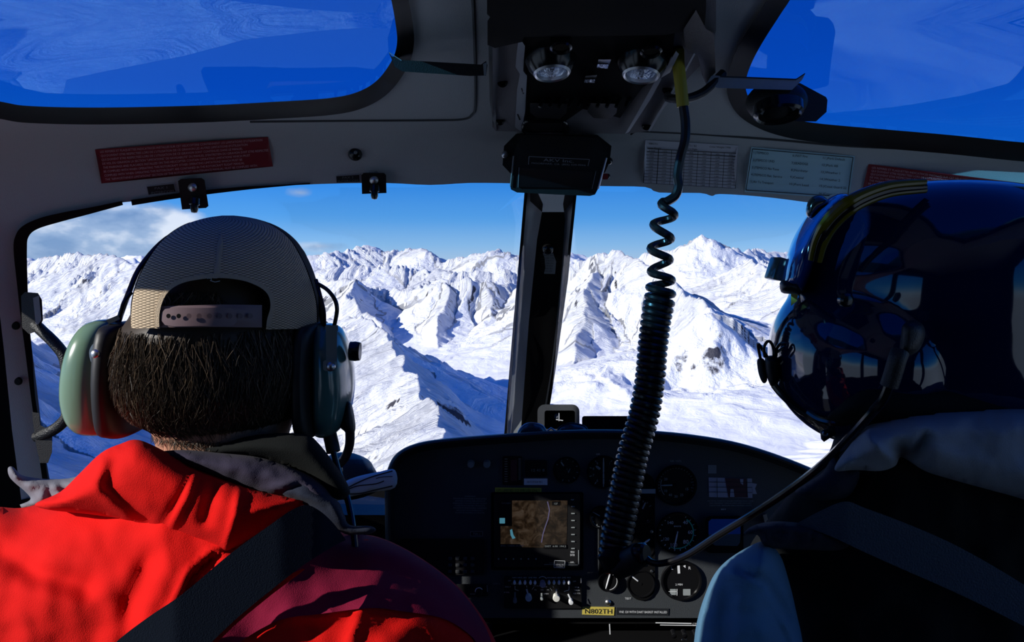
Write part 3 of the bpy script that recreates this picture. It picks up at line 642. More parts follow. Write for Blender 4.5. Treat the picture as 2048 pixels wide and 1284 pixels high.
M['dial'] = mat('dial_black', (.006, .006, .007), .35)
M['dimw'] = mat('dim_white_print', (.30, .33, .33), .7)  # dim white print; on the gauges it carries the upper panel's shade
def gauge(px, py, r, label, ticks=(), nums=(), needle=None, arcs=(), text=(), group=None, dep=None, bright=True, extra=None, bez=1.12):
    d = DPN if dep is None else dep; s = d / F; c = P(px, py, d)
    g = thing('gauge', c, label, 'gauge', 'round gauges in the instrument panel')
    MB().lathe(c, (0, -1, 0), [(r * bez * s, -.0002), (r * bez * s, .004), (r * (bez - .03) * s, .0065), (r * 1.0 * s, .006), (r * .97 * s, .002)], 40, False).build('bezel', M['gloss'], g)
    MB().lathe(c, (0, -1, 0), [(r * s, -.0002), (r * s, .0012), (.0001, .0012)], 40).build('dial', M['dial'], g)
    wm = M['white'] if bright else M['dimw']; D = d - .0014
    pol = []
    for (a, r0, r1, w) in ticks:
        sa, ca = math.sin(math.radians(a)), -math.cos(math.radians(a)); pol.append(stroke((px + r * r0 * sa, py + r * r0 * ca), (px + r * r1 * sa, py + r * r1 * ca), w))
    if pol: flat('tick_marks', pol, D, wm, g)
    for (m, a0, a1, rr, w) in arcs: flat('scale_arc', arc(px, py, r * rr, a0, a1, w), D, M[m], g, eps=.0011)
    L = [(t, px + r * rr * math.sin(math.radians(a)), py - r * rr * math.cos(math.radians(a)) + h * .5, h, None, 0, 'C') for (t, a, rr, h) in nums] + [(t, px + dx, py + dy, h, None, 0, 'C') for (t, dx, dy, h) in text]
    if L: lettering('numerals', L, D, wm, g)
    for (a, r0, r1, w) in (needle or ()):
        sa, ca = math.sin(math.radians(a)), -math.cos(math.radians(a))
        p0 = P(px + r * r0 * sa, py + r * r0 * ca, d - .004); p1 = P(px + r * r1 * sa, py + r * r1 * ca, d - .004)
        MB().tube([p0, p0.lerp(p1, .7), p1], [w * s / 2, w * s / 2, w * s / 5], 6).build('needle', wm, g)
    if needle: MB().lathe(c, (0, -1, 0), [(r * .09 * s, .001), (r * .09 * s, .005), (.0001, .005)], 14).build('hub', M['dial'], g)
    if extra: extra(g, D)
    return g
T = lambda a0, a1, n, r0=.84, r1=1.0, w=1.6: [(a0 + (a1 - a0) * i / max(n - 1, 1), r0, r1, w) for i in range(n)]
gauge(1355, 1065, 39, 'largest round airspeed gauge, green arc and a needle at the bottom', T(28, 332, 18, .86, 1.0, 1.5), [('40', 38, .66, 7), ('60', 88, .66, 7), ('80', 138, .64, 8), ('100', 196, .66, 7), ('120', 240, .66, 6), ('140', 325, .62, 6)], [(192, -.05, .86, 3)], [('green', 35, 205, .82, 2.2)], [('KNOTS', 0, -11, 3)])
gauge(1283, 1090, 25, 'round temperature gauge with green, yellow and red arc left of the airspeed gauge', T(-80, 150, 26, .86, .98, .9), [('3', -28, .62, 4), ('4', 4, .62, 4), ('8', 86, .64, 4), ('9', 116, .62, 4), ('10', 150, .70, 4)], [(55, .35, .82, 4)], [('green', -45, 76, .92, 2.4), ('yellow', 76, 100, .92, 2.4), ('redp', 100, 122, .90, 3.6)], [('T4', 0, -7, 5), ('°C×100', -3, 12, 5)])
gauge(1281, 1166, 26, 'round gauge reading delta Ng with a short white needle', T(30, 80, 6, .74, .92, 1.6), [], [(-52, .25, .86, 3)], [('redp', 62, 92, .66, 2.4)], [('ΔNg', -3, -2, 6), ('%Rpm', -2, 15, 5), ('-', -10, -8, 5), ('+', 6, -6, 5)])
gauge(1362, 1160, 38, 'turn and slip gauge with a 2 MIN marking below the airspeed gauge', [], [('R', 36, .78, 6), ('L', -36, .78, 6)], None, (), [('2 MIN', -4, 11, 4)],
      extra=lambda g, D: (flat('slip_tube', [rrect(1340, 1178, 1352, 1190, 1), rrect(1366, 1178, 1381, 1191, 1)], D, M['dimw'], g), flat('turn_pointer', [stroke((1357, 1131), (1358, 1147), 5), [(1366, 1132), (1371, 1130), (1371, 1136)]], D, M['white'], g), flat('tube_line', [stroke((1354, 1178), (1354, 1191), 1.4), stroke((1337, 1183), (1354, 1183), 1)], D, M['white'], g, eps=.0014)))
gauge(1216, 1162, 19, 'small round gauge at the foot of the coiled cord', T(-40, 40, 6, .8, .98, 1.2), [], [(196, -.75, .85, 3)], [('redp', -20, 20, .80, 2), ('white', 30, 170, .96, 1.6)], (), dep=DPN - .004)
gauge(1207, 944, 31, 'round altimeter gauge with a vertical needle left of the coiled cord', T(0, 324, 10, .8, .95, 1.6), [(str(i), i * 36, .68, 5) for i in (1, 2, 3, 4, 5, 6, 7, 8, 9)], [(0, -.4, .92, 3), (-52, .3, .62, 5), (180, .45, .85, 3)], bright=False)
gauge(1133, 940, 25, 'dim round gauge with a V mark right of the white label', T(-60, 200, 9, .8, .95, 1.5), [], [(-35, .4, .8, 3)], (), [('V', 4, 6, 9)], bright=False)
gauge(1352, 970, 38, 'dim round twin needle gauge above the airspeed gauge', T(-110, 110, 23, .86, .98, 1.0) + T(80, 100, 2, .8, 1.0, 1.4), [('20', -60, .62, 5), ('10', -120, .62, 5), ('25', 150, .60, 5), ('30', 180, .60, 5), ('40', 210, .60, 5), ('15', 110, .62, 5)], [(-92, .2, .8, 3)], [('dimw', -130, -70, .80, 1.2)], [('NR / NTL', 0, -46, 4)], bright=False)
gauge(1283, 1022, 24, 'dim round fuel gauge above the temperature gauge', T(-40, 60, 5, .75, .95, 1.6), [('S', -100, .55, 6)], [(25, .2, .8, 3)], (), (), bright=False, dep=DPN - .004)
gauge(1203, 1034, 22, 'dim round gauge half hidden left of the coiled cord', T(180, 300, 5, .75, .95, 1.4), [], [(-60, .2, .8, 2)], [('dimw', 190, 270, .9, 1.2)], (), bright=False, dep=DPN - .004)

# attitude indicator
ai = thing('attitude_indicator', P(1449, 1070, DPN), 'square attitude indicator with a blue upper half, behind the black cable', 'attitude indicator')
sheet('frame', rrect(1411, 1032, 1487, 1106, 10), DPN - .012, M['gloss'], step=30, thick=.014, root=ai)
M['skyblue'] = mat('sky_blue_dial', (.01, .10, .42), .35); M['earth'] = mat('grey_dial', (.05, .08, .10), .35)
sheet('sky_half', [(1417, 1069), (1417, 1043), (1423, 1038), (1474, 1038), (1481, 1044), (1481, 1068)], DPN - .0125, M['skyblue'], step=30, thick=.002, root=ai)
sheet('ground_half', [(1417, 1069), (1481, 1068), (1480, 1085), (1475, 1092), (1430, 1091), (1418, 1082)], DPN - .0125, M['earth'], step=30, thick=.002, root=ai)
# checklist grid card and its small square label
ck = thing('placard', P(1465, 997, DPN), 'white grid card with dark red columns on the right of the panel', 'placard')
M['lilac'] = mat('pale_lilac_card', (.34, .33, .40), .6); M['maroon'] = mat('maroon_print', (.06, .012, .02), .6)
sheet('card', [(1417, 955), (1504, 957), (1505, 996), (1418, 994)], DPN - .001, M['lilac'], step=20, thick=.002, root=ck)
sheet('card_tab', [(1504, 966), (1514, 968), (1510, 977), (1514, 988), (1504, 988)], DPN - .001, M['lilac'], step=20, thick=.002, root=ck)
flat('colour_bars', [[(1450, 956), (1493, 957), (1496, 995), (1457, 995)]], DPN - .0012, M['maroon'], ck, eps=.0004)
flat('figures', [[(1461, 978), (1467, 978), (1469, 994), (1460, 994)], [(1480, 958), (1487, 958), (1486, 970), (1481, 966)]], DPN - .0018, M['lilac'], ck, eps=.0004)
flat('grid_lines', [stroke((1418, y), (1504, y + 1), 1) for y in (964, 974, 984)] + [stroke((x, 956), (x + .5, 995), 1) for x in (1434, 1494)], DPN - .002, M['print'], ck, eps=.0004)
lettering('text', [('ON INITIAL CLIMB OUT ENSURE WARNING PANEL CLEAR', 1461, 1003, 2.2, 92, 0, 'C'), ('MAX TRANSIENT TORQUE LIMITS APPLY IN FLIGHT', 1461, 1007.5, 2.2, 84, 0, 'C'), ('CHECK FUEL PRESSURE AND CAUTION LIGHTS', 1461, 1012, 2.2, 84, 0, 'C')], DPN - .0005, M['dimw'], ck)
o = sheet('placard', rrect(1416, 930, 1433, 947, 1), DPN - .001, M['paper'], step=20, thick=.001); tag(o, 'small blank square label above the white grid card', 'placard')
o = sheet('placard', [(1279, 978), (1311, 978), (1311, 987), (1279, 987)], DPN - .0055, M['dimw'], step=20, thick=.001); tag(o, 'narrow grey strip label beside the coiled cord', 'placard')
sheetb = sheet('switch_guard', [(1526, 1030), (1533, 1028), (1539, 1050), (1531, 1052)], DPN - .03, M['metal'], step=20, thick=.03); tag(sheetb, 'upright pale switch guard near the pilot sleeve', 'switch')
# two knobs upper left
for (x, lab) in ((942, 'left one of two round grey knobs on the upper panel'), (974, 'right one of two round grey knobs on the upper panel')):
    o = MB().lathe(P(x, 926, DPN), (0, -1, 0), [(.0075, 0), (.0072, .012), (.006, .014), (.0001, .014)], 24).build('knob', mat('knob_grey', (.20, .22, .23), .5)); tag(o, lab, 'knob', 'round grey knobs on the upper panel')
# placards
def plate(name, poly, d, m, lines, lab, cat='placard', border=None, tm='print', off=.0015):
    r = thing(name, P(sum(p[0] for p in poly) / len(poly), max(p[1] for p in poly), (d if not callable(d) else float(d(poly[0][0], poly[0][1]))) - off), lab, cat)
    dd = (lambda x, y: (d(x, y) if callable(d) else d) - off + 0 * x)
    sheet('plate', poly, dd, m, step=16 if not callable(d) else 7, thick=off, root=r)
    lettering('text', lines, dd, M[tm], r, eps=.0006 if not callable(d) else .0016)
    if border:
        q = list(poly); flat('border', [stroke(q[i], q[(i + 1) % len(q)], border[1]) for i in range(len(q))], dd, M[border[0]], r, eps=.0012)
    return r
plate('placard', [(990, 975), (1083, 976), (1083, 985), (990, 984)], DPN, mat('yellow_label', (.55, .50, .05), .6), [('GPS LIMITED TO VFR USE ONLY', 993, 983, 5, 87, .5, 'L')], 'narrow yellow label reading GPS LIMITED TO VFR USE ONLY')
plate('placard', [(1048, 957), (1095, 957), (1095, 970), (1048, 970)], DPN, M['white'], [('NAV/COM DUB TRP-2', 1054, 965.5, 3.4, 31, 0, 'L')], 'short white label above the yellow label', off=.004)
plate('registration_plate', [(1165, 1213), (1229, 1214), (1228, 1231), (1164, 1229)], DPN, M['yellow'], [('N802TH', 1170, 1227, 9.5, 54, .6, 'L')], 'gold plate reading N802TH at the foot of the panel', 'plate')
plate('placard', [(1233, 1215), (1338, 1217), (1337, 1231), (1233, 1229)], DPN, M['print'], [('VNE 120 WITH DART BASKET INSTALLED', 1238, 1226, 4.6, 96, .4, 'L')], 'black strip label reading VNE 120 WITH DART BASKET INSTALLED', tm='white')
plate('placard', [(903, 989), (976, 990), (976, 1030), (903, 1029)], DPN, M['panel'], [(s, 940, 994 + i * 4.7, 2.8, w, 0.6, 'C') for i, (s, w) in enumerate((('WARNING', 22), ('MAXIMUM PERMISSIBLE INDICATED', 67), ('AIRSPEED DURING INFLATION OF', 61), ('EMERGENCY FLOATS IN ANY FLIGHT', 68), ('CONDITION IS 80 MPH (70 KNOTS).', 62), ('MAXIMUM PERMISSIBLE AIRSPEED', 66), ('REDUCED WITH EMERGENCY', 54), ('FLOATS IS 150 MPH (131 KNOTS)', 58)))], 'dark warning placard with grey lines left of the navigation screen', tm='dimw', off=.0008)
plate('placard', [(941, 1063), (965, 1063), (965, 1072), (941, 1072)], DPN, M['print'], [('TW-1', 953, 1070.5, 5, 14, 0, 'C')], 'tiny outlined label reading TW-1 below the warning placard', border=('dimw', .8), tm='dimw')
lettering('text', [('TPU-1200', 936, 1082, 3, None, 0, 'C'), ('SUN 18', 1071, 938, 3, None, 0, 'C'), ('COM 2', 993, 1169, 3.4, None, 0, 'C')], DPN - .001, M['dimw'], ip)
# vertical scale meter
vm = thing('gauge', P(1025, 960, DPN), 'tall dark vertical scale gauge above the yellow label', 'gauge')
sheet('bezel', rrect(1005, 912, 1044, 970, 3), DPN - .003, M['dial'], step=30, thick=.004, root=vm)
flat('tick_marks', [stroke((1009, y), (1015, y), 1) for y in range(918, 966, 5)], DPN - .003, M['dimw'], vm)
flat('fine_tick_marks', [stroke((1037, y), (1042, y), 1) for y in range(918, 962, 4)], DPN - .003, M['dimw'], vm)
flat('scale_bar', [rrect(1021, 920, 1034, 962, 1)], DPN - .003, M['maroon'], vm)
# digital clock window
cw = thing('clock', P(1071, 950, DPN), 'dark square clock with small digits above the white label', 'clock')
sheet('case', rrect(1050, 920, 1094, 954, 4), DPN - .003, M['dial'], step=30, thick=.004, root=cw)
lettering('digits', [('12 41 8', 1076, 943, 5, 26, 0, 'C')], DPN - .003, M['dimw'], cw)
# radio stack on the left of the panel, mostly in shade
rs = thing('radio', P(915, 1236, DPN), 'dark radio set with small keys left of the navigation screen', 'radio')
sheet('faceplate', rrect(800, 1077, 968, 1150, 4), DPN - .006, M['black'], step=40, thick=.0058, root=rs)
for j in range(3):
    for i in range(4):
        MB().box(P(900 + i * 15, 1117 + j * 13, DPN - .008), (.008, .004, .006), bev=.001).build('key', M['dgrey'], rs)
rs2 = thing('radio', P(930, 1190, DPN), 'dark radio set with a round white ringed knob beside the red jacket', 'radio')
sheet('faceplate', rrect(850, 1168, 976, 1193, 3), DPN - .006, M['black'], step=40, thick=.0058, root=rs2)
MB().lathe(P(958, 1183, DPN - .006), (0, -1, 0), [(.0075, 0), (.007, .012), (.0001, .013)], 20).build('knob', M['black'], rs2)
flat('knob_ring', arc(958, 1183, 7.5, -100, 60, 1.6), DPN - .02, M['white'], rs2)
flat('edge_mark', [stroke((974, 1170), (975, 1184), 1.5), stroke((940, 1188), (952, 1188), 1.5)], DPN - .0065, M['dimw'], rs2)
# navigation display
gp = thing('navigation_display', P(1075, 1135, DPN), 'square navigation screen showing a brown terrain map', 'navigation display')
sheet('case', rrect(988, 988, 1160, 1134, 5), DPN - .02, M['black'], step=30, thick=.0195, root=gp)
sheet('recess', rrect(982, 984, 1167, 1140, 4), DPN - .002, M['mblack'], step=40, thick=.003, root=gp)
mapm = bpy.data.materials.new('terrain_map_screen'); mapm.use_nodes = True; t = mapm.node_tree; b = t.nodes['Principled BSDF']
co = t.nodes.new('ShaderNodeTexCoord'); n = t.nodes.new('ShaderNodeTexNoise'); n.inputs['Scale'].default_value = 45; n.inputs['Detail'].default_value = 8; n.inputs['Roughness'].default_value = .68; n.inputs['Distortion'].default_value = .9
t.links.new(co.outputs['Object'], n.inputs[0])
r = ramp(t, [(.36, (.006, .004, .002)), (.48, (.024, .014, .007)), (.58, (.055, .036, .022)), (.70, (.08, .06, .045))], n.outputs[0])
b.inputs['Base Color'].default_value = (0.01, .01, .01, 1); b.inputs['Roughness'].default_value = .3
t.links.new(r.outputs[0], b.inputs['Emission Color']); b.inputs['Emission Strength'].default_value = .6
sheet('screen', [(1001, 1001), (1135, 1001), (1133, 1096), (1001, 1094)], DPN - .0205, mapm, step=30, thick=.001, root=gp)
for q in ([(1001, 1001), (1024, 1001), (1024, 1052), (1001, 1052)], [(1104, 1003), (1121, 1003), (1121, 1011), (1104, 1011)], [(1001, 1088), (1040, 1088), (1046, 1096), (1001, 1096)], [(1090, 1089), (1133, 1089), (1133, 1097), (1086, 1097)]): flat('data_box', [q], DPN - .0206, M['dial'], gp)
flat('river', [stroke(a, b2, 2.2) for a, b2 in zip([(1095, 1003), (1099, 1020), (1096, 1038), (1090, 1055), (1086, 1068)], [(1099, 1020), (1096, 1038), (1090, 1055), (1086, 1068), (1083, 1085)])], DPN - .0206, mat('map_river', (.02, .02, .05), .4, emit=((.10, .09, .16), .7)), gp)
M['cy'] = mat('pale_blue_screen_graphic', (.05, .2, .3), .4, emit=((.10, .34, .44), .5))
flat('status_box', [rrect(999, 1036, 1010, 1047, 1), [(1020, 1060), (1024, 1058), (1027, 1070), (1031, 1076), (1025, 1078), (1021, 1070)]], DPN - .0210, M['cy'], gp)
lettering('screen_text', [('V.P.143M', 1003, 1008, 3, 18, 0, 'L'), ('137', 1112, 1009, 3.6, None, 0, 'C'), ('ENC  T.KDK 24.7NM', 1002, 1093, 3, 46, 0, 'L'), ('DIST  6.00  194.2', 1090, 1094, 3, 42, 0, 'L')], DPN - .0212, M['dimw'], gp)
for i in range(7): MB().box(P(1146, 1013 + i * 14, DPN - .021), (.007, .002, .0016)).build('key', M['dimw'], gp)
for i in range(6): MB().ell(P(997 + i * 15, 1118, DPN - .0215), (.0016, .0016, .0016), nu=8, nv=6).build('key', M['dimw'], gp)
lettering('label_text', [('MENU', 1145, 1106, 4, 8, 0, 'C'), ('ENTER', 1145, 1112, 4, 9, 0, 'C'), ('OFF', 1144, 1126, 3, 7, 0, 'C'), ('MAP', 1145, 1001, 3, 6, 0, 'C')], DPN - .0205, M['white'], gp)
flat('edge_line', [stroke((1088, 1129), (1156, 1130), 1.2), stroke((1157, 1100), (1157, 1129), 1.4), stroke((1098, 1126), (1150, 1126), .8)], DPN - .0205, M['dimw'], gp)
plate('placard', [(1109, 1121), (1130, 1122), (1129, 1136), (1108, 1135)], DPN - .024, M['print'], [('MENU IN', 1119, 1131, 3.2, 16, 1, 'C'), ('TRAFFIC', 1119, 1134.5, 2.6, 16, 1, 'C')], 'small black tag on the lower edge of the navigation screen', border=('white', .8), tm='white')
# audio selector
au = thing('audio_panel', P(1087, 1216, DPN), 'black audio selector with a row of small white toggles and round knobs', 'audio panel')
sheet('faceplate', rrect(1008, 1152, 1163, 1217, 3), DPN - .006, M['black'], step=40, thick=.0058, root=au)
for i, x in enumerate((1029, 1040, 1050, 1061, 1070, 1098, 1108, 1118, 1128, 1138)):
    MB().tube([P(x, 1161, DPN - .006), P(x, 1165, DPN - .020)], [.0014, .0030], 10).ell(P(x, 1165.5, DPN - .020), (.0030, .0035, .0042), nu=12, nv=8).build('toggle', M['white'], au)
def kn(x, y, r, m, stem=None, nm='knob'):
    b = MB().lathe(P(x, y, DPN - .006), (0, -1, 0), [(r * .8 / 1000, 0), (r / 1000, .012), (r * .9 / 1000, .015), (.0001, .0155)], 20)
    o = b.build(nm, m, au)
    if stem: flat('pointer', [stroke((x, y), stem, 3)], DPN - .0215, m, au)
kn(1085, 1164, 6.5, M['lilac']); kn(1057, 1191, 7, mat('blue_white_cap', (.55, .65, .72), .5), (1053, 1178)); kn(1112, 1191, 7.5, M['cream'], (1113, 1178)); kn(1141, 1199, 5, M['white'], (1136, 1188)); kn(1030, 1197, 4.2, M['mgrey'], (1030, 1184)); kn(1083, 1192, 3, M['dimw'], (1083, 1186))
lettering('text', [(tx, x, 1156.5, 2.6, None, 0, 'C') for tx, x in zip(('NAV1', 'NAV2', 'ADF', 'DME', 'MKR', 'NAV1', 'NAV2', 'ADF', 'DME', 'MKR'), (1029, 1040, 1050, 1061, 1070, 1098, 1108, 1118, 1128, 1138))] +
          [('OFF', 1019, 1163, 2.6, None, 0, 'C'), ('OFF', 1149, 1164, 2.6, None, 0, 'C'), ('COM1 COM2', 1034, 1169, 2.6, None, 0, 'C'), ('ISOL P', 1016, 1175, 2.8, None, 0, 'C'), ('B VOL', 1014, 1186, 2.8, None, 0, 'C'), ('FM AUX', 1074, 1173, 2.8, None, 0, 'C'), ('LIVE', 1091, 1175, 2.6, None, 0, 'C'), ('PA', 1071, 1181, 2.8, None, 0, 'C'), ('GO', 1084, 1181, 2.8, None, 0, 'C'), ('PA', 1096, 1181, 2.8, None, 0, 'C'), ('OPEN', 1092, 1189, 2.8, None, 0, 'C'), ('VOX', 1154, 1176, 2.8, None, 0, 'C'), ('THRES', 1154, 1182, 2.8, None, 0, 'C'), ('ICS VOL', 1154, 1188, 2.8, None, 0, 'C')], DPN - .0068, M['white'], au)
flat('printed_lines', [stroke((1030, 1172), (1030, 1179), 1), stroke((1030, 1179), (1037, 1181), 1), stroke((1138, 1172), (1138, 1180), 1), stroke((1138, 1180), (1128, 1183), 1), stroke((1064, 1179), (1068, 1174), 1), stroke((1100, 1176), (1104, 1181), 1), stroke((1053, 1171), (1054, 1175), 1), stroke((1106, 1172), (1107, 1176), 1), stroke((1162, 1156), (1162, 1166), 1)] + arc(1085, 1162, 9, -50, 60, 1.2, 10), DPN - .0068, M['white'], au)
# lower pedestal
pd = thing('pedestal', P(1290, 1500, 1.47), 'black lower pedestal with pale lines and switches below the panel', 'pedestal')
MB().box(P(1270, 1420, 1.54) + Vector((0, 0, -.02)), (.62, .16, .36), bev=.01).build('housing', M['mblack'], pd)
flat('white_line', [stroke((1311, 1245.5), (1383, 1247), 2), stroke((1320, 1250), (1395, 1251), 1.5), stroke((1219, 1248), (1220, 1269), 2)], 1.457, M['white'], pd)
lettering('text', [('CTL', 1390, 1250, 4, None, 0, 'C'), ('L', 1350, 1270, 5, None, 0, 'C'), ('B', 1371, 1270, 5, None, 0, 'C'), ('LDG', 1368, 1280, 4, None, 0, 'C')], 1.457, M['white'], pd)
for x in (1345, 1366, 1388, 1410): MB().lathe(P(x, 1262, 1.458), (0, -1, -.2), [(.005, 0), (.004, .008), (.0055, .016), (.0001, .018)], 14).build('switch', M['gloss'], pd)

# ================================================================== ON TOP OF THE PANEL
cp = thing('compass', P(1117, 858, 1.70), 'small dark grey magnetic compass at the foot of the centre post', 'compass')
out = rrect(1075, 809, 1159, 866, 14, 5); inr = rrect(1089, 821, 1150, 858, 5, 5)
sheet('case', out, 1.66, M['dgrey'], holes=(inr,), step=12, thick=.05, root=cp)
sheet('window', inr, 1.70, M['mblack'], step=20, thick=.01, root=cp)
MB().ell(P(1114, 833, 1.68), (.006, .006, .007)).build('compass_ball', M['mgrey'], cp)
flat('lubber_line', [stroke((1118, 826), (1118, 842), 1.4), stroke((1112, 839), (1126, 841), 1.6)], 1.669, M['white'], cp)
sg2 = thing('sunglasses', P(1105, 864, 1.62), 'sunglasses lying on the panel hood in front of the compass', 'sunglasses')
M['lens'] = mat('dark_lens', (.02, .04, .06), .08, spec=.8)
for (x0, x1, yt) in ((1034, 1094, 846), (1111, 1178, 847)):
    L = smooth([(x0, 872), (x0 + 6, 858), (x0 + 18, yt + 2), ((x0 + x1) / 2 + 2, yt), (x1 - 12, yt + 4), (x1 - 4, 858), (x1, 872)], 5, False)
    inflate('lens', L, 1.60, .006, M['lens'], width=20, step=8, root=sg2)
    MB().tube([P(x, y, 1.592) for x, y in L], .0018, 8).build('lens_rim', M['metal'] if x0 < 1100 else M['gloss'], sg2)
MB().tube([P(1094, 862, 1.592), P(1102, 856, 1.592), P(1111, 862, 1.592)], .002, 8).build('bridge', M['metal'], sg2)
bx = thing('equipment_box', P(1233, 860, 1.70), 'low flat black box on the hood right of the compass', 'box')
sheet('housing', rrect(1164, 832, 1300, 868, 5), 1.68, M['mblack'], step=30, thick=.08, root=bx)
sheet('side_tab', rrect(1298, 839, 1306, 868, 2), 1.67, M['mblack'], step=30, thick=.05, root=bx)
# things left of the panel
o = inflate('equipment_cover', smooth([(640, 962), (645, 925), (665, 908), (700, 905), (735, 918), (748, 935), (756, 950), (760, 965), (750, 985), (700, 1000), (650, 990)], 4), 1.50, .05, M['pad'], width=50, step=10); tag(o, 'dark rounded cover between the headset microphone and the panel', 'cover')
ch = thing('folded_chart', P(715, 1003, 1.42), 'white folded sheet with dark wavy lines left of the panel', 'chart')
M['chart'] = mat('white_chart_cloth', (.60, .64, .68), .7)
inflate('sheet_body', smooth([(650, 990), (700, 958), (760, 943), (790, 940), (790, 975), (740, 985), (690, 996), (660, 1006)], 4), 1.43, .008, M['chart'], width=10, step=8, root=ch)
def curvy(pts, w): q = smooth(pts, 6, False); return [stroke(q[i], q[i + 1], w) for i in range(len(q) - 1)]
flat('wavy_lines', curvy([(688, 980), (710, 968), (740, 955), (785, 942)], 2.6) + curvy([(690, 981), (715, 972), (750, 968), (768, 962)], 2.4) + curvy([(690, 988), (720, 987), (750, 980), (785, 972)], 2.6) + curvy([(752, 957), (765, 954), (785, 953)], 1.6), 1.4185, M['print'], ch)

# ================================================================== GRAB HANDLE
gh = thing('grab_handle', P(95, 920, 1.10), 'black bent grab handle on the left windshield pillar', 'handle')
pts = smooth([(66, 645, 1.10), (84, 662, 1.09), (108, 685, 1.08), (128, 712, 1.08), (134, 745, 1.08), (136, 800, 1.08), (134, 832, 1.08), (118, 852, 1.085), (95, 866, 1.09), (74, 874, 1.10)], 6, False)
MB().tube([P(*a) for a in pts], .0082, 14).build('grip', M['pad'], gh)
sheet('upper_mount', [(42, 592), (50, 584), (76, 586), (84, 600), (86, 640), (76, 662), (58, 668), (44, 655)], 1.09, M['black'], step=12, thick=.035, root=gh)
sheet('grille', [(66, 596), (78, 591), (83, 640), (72, 655)], 1.088, M['mgrey'], step=12, thick=.003, root=gh)
sheet('lower_mount', [(64, 824), (78, 826), (80, 850), (105, 862), (104, 905), (96, 926), (80, 926), (70, 880)], 1.09, M['black'], step=12, thick=.035, root=gh)

# ================================================================== OVERHEAD CONSOLE
oc = thing('overhead_console', P(1180, 250, 1.2), 'black overhead console with two reading lights between the skylights', 'console')
cd = lambda k: (lambda x, y: DS(x, y) - k)
M['cplate'] = mat('console_grey', (.22, .21, .23), .7, bump=.4, bscale=800)
sheet('base_plate', [(985, -160), (985, 254), (992, 262), (1060, 264), (1250, 268), (1296, 262), (1345, 190), (1420, 110), (1432, 60), (1432, -160)], cd(.022), M['cplate'], step=30, thick=.02, root=oc)
sheet('edge_strip', [(977, 92), (985, 92), (987, 160), (991, 225), (993, 262), (985, 240), (979, 200)], cd(.03), M['mgrey'], step=20, thick=.02, root=oc)
sheet('upper_housing', [(974, -160), (974, 28), (980, 34), (975, 42), (975, 90), (990, 96), (1044, 84), (1048, 74), (1330, 70), (1398, 58), (1410, 50), (1412, 20), (1416, -160)], cd(.075), M['mblack'], step=30, thick=.055, root=oc)
sheet('centre_housing', [(1040, 60), (1048, 120), (1056, 160), (1062, 236), (1130, 243), (1166, 218), (1240, 236), (1262, 206), (1285, 175), (1322, 152), (1346, 100), (1350, 60)], cd(.06), M['mblack'], step=30, thick=.04, root=oc)
sheet('side_arm', [(1392, 20), (1412, 58), (1428, 66), (1431, 145), (1424, 152), (1412, 168), (1404, 150), (1396, 112), (1372, 96), (1366, 60)], cd(.08), M['black'], step=20, thick=.06, root=oc)
M['rail'] = mat('pale_grey_rail', (.34, .36, .40), .6)
sheet('rail', [(1038, 74), (1050, 92), (1046, 142), (1054, 152), (1050, 225), (1042, 263), (1030, 254), (1034, 180), (1040, 148), (1031, 134), (1033, 110)], cd(.07), M['rail'], step=12, thick=.04, root=oc)
flat('slots', [stroke((1043, 176), (1047, 188), 3), stroke((1035, 228), (1040, 240), 3)], cd(.07), M['print'], oc)
sheet('rail', [(1316, 152), (1323, 158), (1300, 200), (1258, 264), (1250, 268), (1275, 225)], cd(.07), M['rail'], step=12, thick=.03, root=oc)
sheet('rail', [(1352, 168), (1356, 171), (1322, 225), (1300, 263), (1296, 262), (1315, 228)], cd(.05), M['rail'], step=12, thick=.02, root=oc)
sheet('rail', [(1352, 102), (1358, 108), (1340, 145), (1322, 156), (1330, 140)], cd(.08), M['rail'], step=12, thick=.02, root=oc)
sheet('rail', [(1388, 106), (1391, 108), (1368, 150), (1364, 150)], cd(.08), M['rail'], step=12, thick=.01, root=oc)
M['reflector'] = mat('reflector', (.75, .80, .92), .22, metal=1, bump=.6, bscale=260)
ax = Vector((0, -.20, -.98)).normalized()
for (x, y, R, tilt) in ((1104, 146, 34, .06), (1282, 150, 34, -.10)):
    d = float(DS(x, y)) - .11; c = P(x, y, d); a = (ax + Vector((tilt, 0, 0))).normalized(); s = d / F
    e = MB().lathe(c - a * .05, a, [(R * 1.75 * s, 0), (R * 1.7 * s, .02), (R * 1.35 * s, .042), (R * 1.08 * s, .050)], 40, False).build('reading_light', M['gloss'], oc)
    MB().lathe(c - a * .05, a, [(R * 1.08 * s, .050), (R * s, .0525), (R * .90 * s, .051), (R * .86 * s, .046)], 40, False).build('lens_ring', M['metal'], e)
    MB().lathe(c - a * .05, a, [(R * .86 * s, .047), (R * .7 * s, .035), (R * .4 * s, .024), (.0002, .021)], 40, False).build('reflector', M['reflector'], e)
    MB().ell(c - a * .018, (.004, .004, .006)).build('bulb', mat('bulb_glass', (.8, .85, .95), .1), e)
for (x, y) in ((1122, 92), (1302, 100)):
    d = float(DS(x, y)) - .085; c = P(x, y, d); MB().lathe(c, (0, -.35, -.94), [(.013, -.01), (.013, .003), (.0105, .005), (.010, .002), (.0001, .002)], 28).build('round_button', M['gloss'], oc)
for poly in ([(1197, 119), (1222, 119), (1216, 138), (1193, 136)], [(1171, 152), (1194, 150), (1190, 167), (1168, 165)]):
    sheet('clip', poly, cd(.085), M['gloss'], step=20, thick=.02, root=oc)
flat('clip_edge', [[(1196, 128), (1217, 129), (1215, 137), (1193, 135)], [(1170, 159), (1190, 159), (1189, 166), (1168, 165)]], cd(.0855), M['reflector'], oc)
